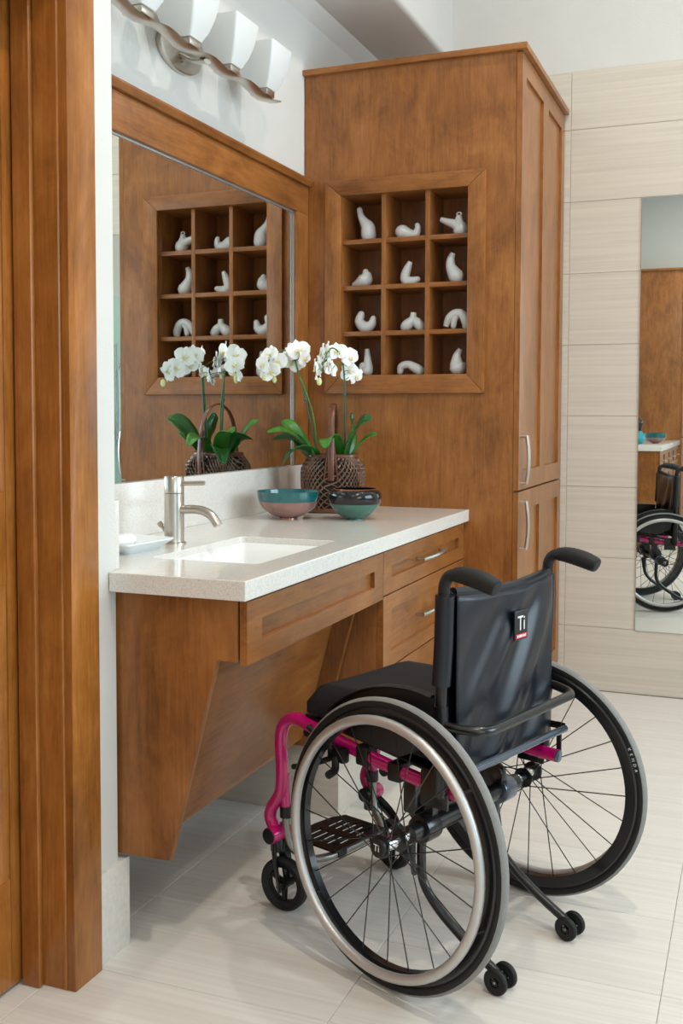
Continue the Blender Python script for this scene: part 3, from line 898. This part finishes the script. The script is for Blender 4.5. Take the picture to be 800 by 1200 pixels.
# ------------------------------------------------------------------ vanity mirror
mb = (.01, -.88, 1.0035)
mir = thing('vanity_mirror', mb, 'wide wall mirror in a maple frame above the vanity backsplash', 'mirror')
MY0, MY1 = -1.735, -.006
MB().box(.0005, .004, MY0 + .05, MY1 - .06, 1.0035, 2.0).build('mirror_glass', 'mirror_silver', mir, mb)
MB().box(.0005, .021, MY0, MY1, 1.951, 2.056).build('top_rail', 'maple_y', mir, mb, bevel=.0015)
MB().box(.0005, .021, -.110, MY1, 1.0035, 1.951).build('right_stile', 'maple_z', mir, mb, bevel=.0015)
MB().box(.0005, .021, MY0, MY0 + .105, 1.0035, 1.951).build('left_stile', 'maple_z', mir, mb, bevel=.0015)
MB().prism([(.0005, 2.056), (.032, 2.058), (.040, 2.076), (.040, 2.082), (.0005, 2.082)], 'y', MY0 - .01, MY1 + .004).build('cap_moulding', 'maple_y', mir, mb, bevel=.001)
m = MB(); m.box(.0041, .0085, -.1215, -.1105, 1.0035, 1.9505); m.box(.0041, .0085, MY0 + .105, -.1215, 1.944, 1.9505)
m.build('mirror_bevel', 'mirror_edge', mir, mb, bevel=.003)

# ------------------------------------------------------------------ vanity light
lb = (.0, -.965, 2.2)
vl = thing('vanity_light', lb, 'brushed nickel wall light with four tapered white glass shades', 'wall light')
LX, LZ = .115, 2.235
ys = [-.60, -.845, -1.09, -1.335]
pts = []
for i in range(81):
    t = i / 80; y = -.50 - t * .935
    ph = (y + .60) / .245 * 2 * pi
    pts.append((LX, y, LZ - .009 - .007 * cos(ph)))
MB().tube(pts, .024, 8, flat=(.15, 1.0), upv=(0, 0, 1)).build('bar', 'nickel', vl, lb)
m = MB()
pl_ = []
for k in range(24):
    a = 2 * pi * k / 24; pl_.append((-.945 + .120 * cos(a), 2.268 + .060 * sin(a)))
m.prism(pl_, 'x', .0005, .018)
m.build('backplate', 'nickel', vl, lb, bevel=.006, segs=3)
MB().tube(spline([(.012, -.945, 2.262), (.06, -.95, 2.235), (LX, -.965, 2.222)], 6), .012, 10, flat=(.6, 1.2)).build('arm', 'nickel', vl, lb)
MB().lathe([(0, .024), (.005, .022), (.005, .016)], (0, -.945, 2.235), 10, axis='x').build('screw', 'nickel', vl, lb)
for y in ys:
    MB().box(LX - .030, LX + .030, y - .030, y + .030, LZ - .014, LZ + .006).build('shade_holder', 'nickel', vl, lb, bevel=.003)
    m = MB(); rings = []
    for (w, z, r) in ((.034, .006, .006), (.050, .036, .007), (.063, .075, .008), (.071, .112, .009), (.074, .140, .009), (.070, .140, .008), (.060, .075, .007), (.046, .036, .006), (.028, .010, .004)):
        rings.append([(LX + p[0], y + p[1], LZ + z) for p in rounded_rect(-w, w, -w, w, r, 3)])
    n = len(rings[0]); vv = [p for q in rings for p in q]
    ff = [(i * n + k, i * n + (k + 1) % n, (i + 1) * n + (k + 1) % n, (i + 1) * n + k) for i in range(len(rings) - 1) for k in range(n)]
    ff += [tuple(range(n - 1, -1, -1)), tuple((len(rings) - 1) * n + k for k in range(n))]
    m.add(vv, ff).build('shade', 'frosted_glass', vl, lb, angle=50)

# ------------------------------------------------------------------ wall mirror on the back wall
wm = thing('wall_mirror', (1.46, YB, .275), 'tall frameless mirror mounted on the tiled back wall', 'mirror')
MB().box(1.1611, 1.76, YB - .0055, YB - .0005, .2749, 2.1033).build('mirror_back', 'mirror_edge', wm, (1.46, YB, .275))
MB().box(1.1625, 1.7586, YB - .0062, YB - .0056, .2763, 2.1019).build('mirror_glass', 'mirror_silver', wm, (1.46, YB, .275))

# ------------------------------------------------------------------ WHEELCHAIR
# local frame: +x forward, +y to the occupant's left, z up; origin on the floor between the rear wheels
PHI = .3306
wc = thing('wheelchair', (1.0282, -1.4297, 0), 'black and magenta manual wheelchair facing the vanity', 'wheelchair', rotz=pi - PHI)

R, RR = .302, .0125
def text_mesh(body, size, ext=.0004):
    cu = bpy.data.curves.new('t', 'FONT'); cu.body = body; cu.size = size; cu.extrude = ext
    cu.align_x = 'CENTER'; cu.align_y = 'CENTER'
    o = bpy.data.objects.new('t', cu); COL.objects.link(o)
    bpy.context.view_layer.update()
    me = bpy.data.meshes.new_from_object(o.evaluated_get(bpy.context.evaluated_depsgraph_get()))
    vs_ = [v.co.copy() for v in me.vertices]; fs_ = [list(p.vertices) for p in me.polygons]
    bpy.data.objects.remove(o); bpy.data.curves.remove(cu); bpy.data.meshes.remove(me)
    return vs_, fs_

def make_wheel():
    """rear wheel, axle along y, outward +y"""
    # deep black rim
    rim = MB().lathe([(.252, -.009), (.252, .009), (.262, .0105), (.277, .0115), (.281, .009), (.276, .0), (.281, -.009), (.277, -.0115), (.262, -.0105)], (0, 0, 0), 72, axis='y', closed=True).build('rear_wheel', 'black_metal', wc)
    tr = R - RR
    pr = [(tr + RR * cos(a), RR * 1.02 * sin(a)) for a in [(-62 + 124 * k / 10) * pi / 180 for k in range(11)]]
    MB().lathe(pr + [(tr - .001, 0)], (0, 0, 0), 72, axis='y', closed=True).build('tyre_tread', 'grey_rubber', rim)
    pr = [(tr + RR * cos(a), RR * 1.0 * sin(a)) for a in [(62 + 236 * k / 14) * pi / 180 for k in range(15)]]
    MB().lathe(pr + [(tr - .002, 0)], (0, 0, 0), 72, axis='y', closed=True).build('tyre_sidewall', 'black_rubber', rim)
    m = MB(); m.tube([(.259 * cos(a), .030, .259 * sin(a)) for a in [2 * pi * k / 72 for k in range(72)]], .0105, 14, closed=True)
    hr = m.build('handrim', 'handrim_silver', rim)
    for k in range(6):
        a = 2 * pi * (k + .35) / 6
        MB().tube([(.262 * cos(a), .006, .262 * sin(a)), (.2605 * cos(a), .026, .2605 * sin(a))], .007, 8, flat=(.5, 1.3)).build('handrim_tab', 'chrome', hr)
    hub = MB().lathe([(0, -.036), (.009, -.036), (.009, -.031), (.024, -.029), (.024, -.025), (.014, -.022), (.0125, 0), (.014, .022), (.024, .025), (.024, .029), (.018, .031), (0, .031)], (0, 0, 0), 28, axis='y').build('hub', 'black_metal', rim)
    MB().lathe([(0, .0305), (.021, .0305), (.021, .037), (.018, .0395), (0, .040)], (0, 0, 0), 28, axis='y').build('hub_cap', 'black_plastic', rim)
    MB().lathe([(.0145, -.0212), (.0150, -.020), (.0138, 0), (.0150, .020), (.0145, .0212)], (0, 0, 0), 24, axis='y', cap=False).build('hub_band', 'chrome', rim)
    for k in range(24):
        side = 1 if k % 2 else -1
        a = 2 * pi * k / 24; tw = .62 * (1 if (k // 2) % 2 else -1)
        h = (.0225 * cos(a + tw * 1.6), side * .027, .0225 * sin(a + tw * 1.6))
        e = (.2535 * cos(a), side * .003, .2535 * sin(a))
        MB().tube([h, e], .0014, 5).build('spoke', 'black_metal', rim)
    return rim
def letter_ring(rim, word, a0, da, rad, size, ysurf, flip):
    m = MB()
    for i, ch in enumerate(word):
        vs_, fs_ = text_mesh(ch, size, .0003)
        a = a0 + i * da
        rd = Vector((cos(a), 0, sin(a))); tg = Vector((sin(a), 0, -cos(a))) * (1 if da < 0 else -1)
        nrm = Vector((0, ysurf / abs(ysurf), 0))
        M_ = []
        for v in vs_:
            M_.append(rd * (rad + v.y) + tg * v.x + Vector((0, ysurf, 0)) + nrm * v.z)
        m.add(M_, fs_)
    return m.build('tyre_lettering', 'label_white', rim, smooth=False)
CAMB, TOE = .034, .085
wl = make_wheel(); wl.location = (0, .279, R * cos(CAMB)); wl.rotation_euler = (Matrix.Rotation(-TOE, 3, 'Z') @ Matrix.Rotation(CAMB, 3, 'X')).to_euler()
wr = make_wheel(); wr.location = (0, -.279, R * cos(CAMB)); wr.rotation_euler = (Matrix.Rotation(TOE + pi, 3, 'Z') @ Matrix.Rotation(CAMB, 3, 'X')).to_euler()
letter_ring(wr, 'KENDA', .42, -.044, R - RR - .002, .010, -(RR + .0003), True)
vs_, fs_ = text_mesh('Ti', .020, .0003)
m = MB(); m.add([Vector((-v.x, .0404 + v.z, v.y)) for v in vs_], fs_); m.build('hub_lettering', 'label_white', wl, smooth=False)
m = MB(); m.add([Vector((-v.x, .0404 + v.z, v.y)) for v in vs_], fs_); m.build('hub_lettering', 'label_white', wr, smooth=False)

def wtube(name, pts, r, mat, seg=14, parent=None, n=8, **k):
    return MB().tube(spline(pts, n) if len(pts) > 2 else pts, r, seg, **k).build(name, mat, parent or wc)
def wbox(name, c, s, mat, parent=None, bev=.004, rot=None):
    m = MB().box(-s[0] / 2, s[0] / 2, -s[1] / 2, s[1] / 2, -s[2] / 2, s[2] / 2)
    if rot: m.xform(rot)
    m.xform(Matrix.Translation(c))
    return m.build(name, mat, parent or wc, bevel=bev)
def cyl(name, c, axis, r, L, mat, parent=None, seg=20, bev=.0015):
    return MB().lathe([(0, -L / 2), (r, -L / 2), (r, L / 2), (0, L / 2)], c, seg, axis=axis).build(name, mat, parent or wc, bevel=bev)
RY = lambda a: Matrix.Rotation(a, 4, 'Y')

for s in (1, -1):
    Y = s * .18
    # magenta side frame: seat rail, front bend and drop to the caster barrel
    fr = wtube('side_frame', [(-.135, Y, .402), (-.06, Y, .405), (.05, Y, .418), (.20, Y, .443), (.31, Y, .466), (.362, Y, .474), (.398, Y, .452), (.408, Y, .41), (.404, Y, .34), (.410, Y, .285), (.436, Y + s * .002, .242), (.441, Y + s * .002, .215), (.424, Y, .188)], .0152, 'pink_paint', 16)
    wtube('foot_hanger', [(.402, Y - s * .006, .33), (.404, Y - s * .010, .285), (.404, Y - s * .012, .235)], .0125, 'pink_paint', 14, fr)
    cyl('hanger_clamp', (.404, Y - s * .014, .236), 'z', .0155, .028, 'black_plastic', fr)
    cyl('caster_barrel', (.420, Y + (0 if s > 0 else -.014), .183), 'y', .0205, .060 if s > 0 else .034, 'pink_paint', fr, 24, .003)
    cyl('barrel_cap', (.420, Y - s * .018, .183), 'y', .0185, .030, 'black_plastic', fr, 24)
    cyl('barrel_cap', (.420, Y + s * .031, .183), 'y', .0185, .004, 'black_plastic', fr, 24)
    cyl('rail_end_cap', (-.137, Y, .402), 'x', .0146, .006, 'gunmetal', fr)
    for bx_ in (-.112, -.085): cyl('rail_plug', (bx_, Y, .3885), 'z', .006, .006, 'black_plastic', fr, 12)
    # caster: fork and small wheel
    cw = .0635
    cxx = .398 if s > 0 else .345
    cy_ = s * .178
    sw = Matrix.Translation((cxx, cy_, 0)) @ Matrix.Rotation(.16 * s, 4, 'Z') @ Matrix.Translation((-cxx, -cy_, 0))
    cast = MB().lathe([(.041, -.009), (.041, .009), (.048, .012), (.052, .0145), (.058, .0145), (.0635, .008), (.0635, -.008), (.058, -.0145), (.052, -.0145), (.048, -.012)], (cxx, cy_, cw), 40, axis='y', closed=True).xform(sw).build('caster_wheel', 'black_rubber', wc)
    m = MB(); cc = Vector((cxx, cy_, cw))
    for k in range(3):
        a = 2 * pi * k / 3 + .5
        m.tube([cc, cc + .043 * Vector((cos(a), 0, sin(a)))], [.009, .006], 8, flat=(1, 1))
    m.lathe([(0, -.012), (.012, -.012), (.012, .012), (0, .012)], cc, 16, axis='y')
    m.xform(sw).build('caster_hub', 'black_plastic', cast)
    for e in (1, -1):
        m = MB().tube(spline([(.421, cy_ + e * .010, .160), (.5 * (.418 + cxx + .012), cy_ + e * .020, .138), (cxx + .010, cy_ + e * .0215, .11), (cxx, cy_ + e * .0215, cw - .012)], 6), [.014 - .004 * i / 18 for i in range(19)], 8, flat=(1.25, .5))
        m.xform(sw).build('fork_blade', 'black_metal', cast)
    cyl('fork_stem', (.421, cy_, .156), 'z', .0175, .034, 'black_metal', cast)
    MB().lathe([(0, -.026), (.007, -.026), (.007, .026), (0, .026)], (cxx, cy_, cw), 14, axis='y').xform(sw).build('caster_bolt', 'black_metal', cast)
    # back canes, sleeve, push handle
    YC = s * .212
    cane = wtube('back_cane', [(-.078, YC, .40), (-.080, YC, .55), (-.083, YC, .70), (-.085, YC, .832)], .0125, 'black_metal', 14)
    wtube('cane_socket', [(-.078, YC, .41), (-.080, YC, .592)], .0165, 'black_metal', 16, cane)
    MB().tube([(-.078, YC - s * .004, .635), (-.083, YC - s * .004, .72), (-.085, YC - s * .004, .822)], .020, 16, flat=(1, 1.05), upv=(1, 0, 0)).build('upholstery_sleeve', 'black_nylon', cane)
    wtube('handle_bend', [(-.085, YC, .825), (-.088, YC, .848), (-.100, YC, .864), (-.122, YC, .868)], .0125, 'black_rubber', 14, cane)
    gp = spline([(-.112, YC, .868), (-.14, YC, .868), (-.175, YC, .862), (-.205, YC, .853), (-.213, YC, .850)], 7)
    rr_ = [.0145 + .005 * sin(pi * min(1, i / (len(gp) - 1) * 1.05)) + (.0008 if i % 2 else 0) for i in range(len(gp))]; rr_[-1] = .009
    MB().tube(gp, rr_, 18).build('push_grip', 'black_rubber', cane)
    # axle brackets hanging from the rail
    wbox('axle_bracket', (.030, s * .160, .365), (.036, .026, .080), 'black_metal', bev=.008)
    cyl('bracket_disc', (.018, s * .140, .335), 'y', .036, .022, 'black_metal', None, 28, .004)
    cyl('camber_clamp', (-.002, s * .155, .300), 'y', .030, .05, 'gunmetal' if s < 0 else 'black_metal', None, 24, .003)
    cyl('axle_sleeve', (0, s * .226, .3015), 'y', .0125, .06, 'chrome', None, 20)
    wbox('rail_clamp', (.145, s * .178, .434), (.036, .040, .046), 'black_plastic', bev=.008)
    wbox('rail_clamp', (.055, s * .178, .417), (.036, .040, .042), 'black_plastic', bev=.007)
    wbox('seat_plate', (-.055, s * .198, .405), (.07, .006, .075), 'black_metal', bev=.006)
    # wheel lock
    lk = wbox('wheel_lock', (.205, s * .205, .428), (.050, .022, .034), 'black_plastic', bev=.006)
    wtube('lock_lever', [(.215, s * .214, .436), (.262, s * .212, .458), (.292, s * .208, .474)], [.006] * 16 + [.009], 'black_rubber', 10, lk)
    wtube('lock_shoe', [(.205, s * .215, .418), (.185, s * .24, .405), (.180, s * .268, .402)], .009, 'black_rubber', 10, lk)
    wtube('lock_cable', [(.235, s * .20, .41), (.29, s * .205, .385), (.345, s * .205, .368)], .0065, 'black_rubber', 8, lk)
    # anti-tip arm with twin rollers
    YA = s * .148
    at = wtube('anti_tip_arm', [(.012, YA, .285), (.014, YA, .225), (.008, YA, .175), (-.030, YA, .128), (-.105, YA, .077), (-.182, YA, .036)], .0105, 'black_metal', 14)
    for e in (1, -1):
        q_ = (-.190, YA + e * .019, .0275)
        MB().lathe([(.011, -.005), (.011, .005), (.017, .0055), (.0245, .006), (.027, .003), (.027, -.003), (.0245, -.006), (.017, -.0055)], q_, 28, axis='y', closed=True).build('anti_tip_roller', 'black_rubber', at)
        m = MB()
        for k in range(6):
            a = 2 * pi * k / 6; m.tube([Vector(q_), Vector(q_) + .014 * Vector((cos(a), 0, sin(a)))], .0032, 6)
        m.lathe([(0, -.006), (.007, -.006), (.007, .006), (0, .006)], q_, 14, axis='y')
        m.build('roller_hub', 'black_plastic', at)
    cyl('roller_axle', (-.190, YA, .0275), 'y', .0045, .05, 'chrome', at, 10)
    wtube('release_lever', [(.024, YA + s * .02, .272), (.020, YA + s * .024, .23), (.014, YA + s * .024, .195)], [.010] * 8 + [.0085] * 8 + [.006], 'black_plastic', 10, at, flat=(.6, 1))
    # fender side guard over the wheel
    m = MB(); arc = []
    for k in range(19):
        t = k / 18; a = radians(46 + 56 * t)
        arc.append((.318 * cos(a), .300 + .318 * sin(a)))
    low = [(.318 * cos(radians(102)) + .004, .55), (-.05, .50), (.02, .465), (.12, .475), (.20, .495)]
    m.prism([(p[0], p[1]) for p in arc + low], 'y', s * .216 - .002, s * .216 + .002)
    m.build('side_guard', 'black_plastic', wc, bevel=.0012)
    m = MB(); m.tube([(p[0], s * .222, p[1]) for p in arc], .0085, 8, flat=(.4, 1.2)); m.build('guard_fender', 'black_plastic', wc)

# cross parts
wtube('axle_tube', [(-.002, .215, .3005), (-.002, -.215, .3005)], .0195, 'black_metal', 20)
wtube('rear_seat_bar', [(-.138, .205, .462), (-.140, -.205, .462)], .0085, 'gunmetal', 12)
for s in (1, -1):
    wbox('bar_bracket', (-.125, s * .205, .440), (.012, .006, .07), 'black_metal', bev=.002)
    wbox('bar_bracket', (-.11, s * .206, .466), (.06, .005, .016), 'black_metal', bev=.002)
bt = [(-.082, .212, .553), (-.125, .206, .55), (-.166, .180, .548), (-.172, .12, .548), (-.172, -.12, .552), (-.166, -.180, .553), (-.125, -.206, .556), (-.082, -.212, .56)]
wtube('back_bar', bt, .0105, 'black_metal', 14, n=6)
wtube('frame_cross_bar', [(.10, .175, .405), (.10, -.175, .405)], .0125, 'black_metal', 14)
wtube('frame_cross_bar', [(.33, .175, .445), (.33, -.175, .445)], .010, 'black_metal', 14)
# seat sling and cushion
def sling(u, v): return (-.07 + .40 * u, -.178 + .356 * v, .428 + .060 * u - .014 * sin(pi * v))
MB().grid(sling, 10, 10).build('seat_sling', 'black_nylon', wc, solid=.006, angle=180)
def cush(u, v):
    a = u * 2 * pi; pass
m = MB()
nx, ny = 20, 16
x0, x1, hw = -.062, .322, .182
top, bot = [], []
def edge(u, v, ex=.07, ey=.09):
    du = min(u, 1 - u) / ex; dv = min(v, 1 - v) / ey
    f = lambda q: sqrt(max(0, 1 - (1 - min(1, q)) ** 2))
    return f(du) * f(dv)
def ctop(u, v):
    x = x0 + (x1 - x0) * u; y = -hw + 2 * hw * v
    h = .064 + .042 * edge(u, v, .10, .09) + .018 * sin(pi * u) * (abs(2 * v - 1) ** 2) - .012 * u
    return (x, y, .4425 + .040 * u + h - .012)
def cbot(u, v):
    x = x0 + (x1 - x0) * u; y = -hw + 2 * hw * v
    return (x, y, .4425 + .040 * u + .010 * (1 - edge(u, v)) + .004)
m.grid(ctop, nx, ny); m.grid(cbot, nx, ny)
def wall_(fn):
    m.grid(lambda a, b: tuple(p * (1 - b) + q * b for p, q in zip(cbot(*fn(a)), ctop(*fn(a)))), nx, 3)
wall_(lambda a: (a, 0)); wall_(lambda a: (a, 1))
m.grid(lambda a, b: tuple(p * (1 - b) + q * b for p, q in zip(cbot(0, a), ctop(0, a))), ny, 3)
m.grid(lambda a, b: tuple(p * (1 - b) + q * b for p, q in zip(cbot(1, a), ctop(1, a))), ny, 3)
m.build('seat_cushion', 'cushion_cloth', wc, angle=70)
# back upholstery: draped nylon with creases
def uph(u, v):
    y = .192 - .392 * u; z = .440 + .388 * v
    sag = .030 * sin(pi * u) * (.6 + .4 * v)
    d_ = u * .82 - v * .57; e_ = u * .57 + v * .82
    n_ = .011 * noise.noise(Vector((d_ * 4.2, e_ * .7, .3))) + .0045 * noise.noise(Vector((d_ * 10, e_ * 1.2, 4.7)))
    k = min(1, min(u, 1 - u) * 8) * min(1, (1 - v) * 6)
    top = -.010 * sin(pi * u) if v > .99 else 0
    zz = z - .012 * sin(pi * u) * v
    return (-.104 - sag * .35 + n_ * k * 1.9 + (.020 if v > .985 else 0), y, zz)
back = MB().grid(uph, 40, 40).build('back_upholstery', 'black_nylon', wc, solid=.004, angle=180)
def uph_f(u, v): p = uph(u, min(v, .97)); return (p[0] + .034, p[1], p[2] + .006)
MB().grid(uph_f, 16, 12).build('back_pad', 'black_nylon', wc, solid=.006, angle=180)
wtube('top_hem', [(-.092 - .008 * sin(pi * i / 8), .19 - .388 * i / 8, .826 - .012 * sin(pi * i / 8)) for i in range(9)], .0115, 'black_nylon', 10, n=4)
# sewn badge
bd = wbox('badge', (-.1245, -.026, .731), (.004, .054, .066), 'black_plastic', bev=.001)
q0 = -.1268
wbox('badge_band', (q0, -.026, .707), (.0012, .046, .010), 'label_red', bd, .0002)
for i, w in enumerate((.004, .003, .005, .003, .004, .005)):
    wbox('band_mark', (q0 - .0007, -.010 - i * .0062, .707), (.0006, w, .0055), 'label_white', bd, .0001)
vs_, fs_ = text_mesh('Ti', .046, .0004)
MB().add([Vector((q0 - v.z, -.026 - v.x * .85, .734 + v.y)) for v in vs_], fs_).build('badge_lettering', 'label_white', bd, smooth=False)
for zz, t_ in ((.762, .0012), (.699, .0008)):
    wbox('badge_stitch', (q0, -.026, zz), (.0008, .048, t_), 'gunmetal', bd, .0001)
# footrest: bent tube and slotted plate
ft = wtube('footrest_tube', [(.404, .168, .240), (.402, .166, .185), (.388, .158, .145), (.352, .135, .124), (.328, .09, .122), (.324, .0, .122), (.328, -.09, .122), (.352, -.135, .124), (.388, -.158, .145), (.402, -.166, .185), (.404, -.168, .240)], .0095, 'steel_tube', 12)
m = MB()
HWp = .098
def plate(x0_, x1_, y0_, y1_): m.box(x0_, x1_, y0_, y1_, .136, .141)
slots = [.328, .351, .374, .397, .420]
xe = [.306] + [v for s_ in slots for v in (s_, s_ + .011)] + [.440]
for i in range(len(xe) - 1):
    if i % 2 == 0: plate(xe[i], xe[i + 1], -HWp, HWp)
    else:
        plate(xe[i], xe[i + 1], -HWp, -.072); plate(xe[i], xe[i + 1], -.012, .012); plate(xe[i], xe[i + 1], .072, HWp)
m.prism([(.440, -HWp), (.440, HWp), (.456, HWp - .035), (.462, 0), (.456, -HWp + .035)], 'z', .136, .141)
fp = m.build('footplate', 'black_plastic', wc)
for s in (1, -1): wbox('footplate_clamp', (.325, s * .060, .127), (.026, .030, .024), 'black_plastic', fp, .004)

# ------------------------------------------------------------------ FAR VANITY seen in the wall mirror
vb = (.6, -5.2, 0)
fv = thing('far_vanity', vb, 'second maple vanity with drawers, reflected in the wall mirror', 'vanity')
FX = .85; Y0f, Y1f = -6.28, -4.02
FH = .935
m = MB(); m.box(D0 + .003, FX - .022, Y0f, Y1f - .02, .1, FH - .05); m.box(D0 + .03, FX - .08, Y0f, Y1f - .05, 0, .1)
m.build('carcass', 'maple_z', fv, vb)
for i in range(4):
    ya = Y1f - .025 - (i + 1) * .56; yb_ = ya + .555
    for z0, z1 in ((.11, .46), (.465, .70), (.705, FH - .052)):
        d = shaker(fv, vb, 'drawer_front', FX - .002, .02, max(ya, Y0f + .002), yb_, z0, z1, fr=.06, grain='y')
        pull(d, vb, FX - .002, (ya + yb_) / 2, (z0 + z1) / 2, .16, 'y')
ct = MB().box(D0 + .003, FX + .015, Y0f, Y1f, FH - .049, FH).build('countertop', 'quartz', None, (.6, -5.2, FH - .05), bevel=.002)
ct.location = (.6, -5.2, FH - .05)
tag(ct, 'pale quartz countertop of the vanity reflected in the wall mirror', 'countertop')
tb = (.6, -6.7, 0)
ft_ = thing('far_tall_cabinet', tb, 'plain tall maple cabinet standing beyond the reflected vanity', 'cabinet')
m = MB(); m.box(D0 + .003, .862, -7.14, -6.285, 0, 2.74); m.build('body', 'maple_z', ft_, tb, bevel=.002)
MB().box(D0 + .003, .905, -7.14, -6.268, 2.741, 2.765).build('crown', 'maple_x', ft_, tb, bevel=.002)
for z0, z1 in ((.11, .96), (.97, 2.735)):
    d = shaker(ft_, tb, 'door', .884, .02, -7.13, -6.29, z0, z1, fr=.07, grain='z')
    pull(d, tb, .884, -6.33, 1.08 if z0 > .5 else .84, .17, 'z')
pbowl('glazed_bowl', (.745, -4.75, FH + .0005), [(.030, 0), (.032, .006), (.055, .016), (.085, .036), (.095, .064), (.097, .10)],
      [(.094, .098), (.09, .064), (.08, .040), (.05, .02), (0, .016)],
      'small teal and rose bowl on the counter reflected in the wall mirror', [.007, .05, 9], ['glaze_copper', 'glaze_rose', 'glaze_teal', 'glaze_teal', 'glaze_teal'])
vz = thing('blue_vase', (.615, -4.45, FH + .0005), 'turquoise round vase with a dark neck reflected at the mirror edge', 'vase')
MB().lathe(spline([(.03, 0), (.06, .02), (.072, .055), (.05, .1), (.03, .12)], 6), (0, 0, 0), 28).build('body', 'vase_blue', vz)
MB().lathe(spline([(.03, .12), (.035, .15), (.045, .2), (.02, .235), (0, .24)], 6), (0, 0, 0), 24).build('neck', 'glaze_black', vz)

# ------------------------------------------------------------------ SHOWER across the room (glimpsed by double reflection)
gl = MB().box(3.25, 3.258, -3.55, -2.25, .02, 1.98).build('shower_glass_panel', 'shower_glass', None, (3.254, -2.9, .02))
gl.location = (3.254, -2.9, .02)
tag(gl, 'clear greenish glass shower panel standing on the floor by the side wall', 'glass panel')
hb = MB().box(3.235, 3.273, -3.6, -2.2, 1.981, 2.01).build('shower_rail', 'chrome', None, (3.254, -2.9, 1.98), bevel=.003)
hb.location = (3.254, -2.9, 1.98)
tag(hb, 'chrome header rail along the top of the glass shower panel', 'rail')
tb_ = (XR, -2.95, 0)
tl = struct(MB().box(XR - .012, XR - .001, -3.78, -2.12, 0, 2.3).build('trim_4', 'shower_tile'))
sh = thing('hand_shower', (XR, -2.88, 1.0), 'chrome hand shower on a slide bar with hanging hose', 'shower')
hbb = (XR, -2.88, 1.0)
MB().tube([(XR - .06, -2.88, .95), (XR - .06, -2.88, 1.85)], .011, 12).build('slide_bar', 'chrome', sh, hbb)
for z in (.97, 1.83): MB().tube([(XR - .012, -2.88, z), (XR - .06, -2.88, z)], .012, 12).build('bracket', 'chrome', sh, hbb)
MB().tube(spline([(XR - .08, -2.88, 1.62), (XR - .12, -2.89, 1.72), (XR - .17, -2.90, 1.78), (XR - .20, -2.90, 1.76)], 6), [.013] * 12 + [.02, .03, .04, .045, .045, .045, .03], 14).build('spray_head', 'chrome', sh, hbb)
MB().tube(spline([(XR - .08, -2.88, 1.62), (XR - .10, -2.86, 1.3), (XR - .11, -2.84, .95), (XR - .09, -2.88, .75), (XR - .04, -2.95, .9), (XR - .02, -2.97, 1.0)], 8), .008, 10).build('hose', 'chrome', sh, hbb)
MB().lathe([(0, -.05), (.022, -.05), (.022, -.02), (.06, -.015), (.06, -.0125), (0, -.0125)], (XR, -2.97, 1.05), 24, axis='x').build('valve', 'chrome', sh, hbb)
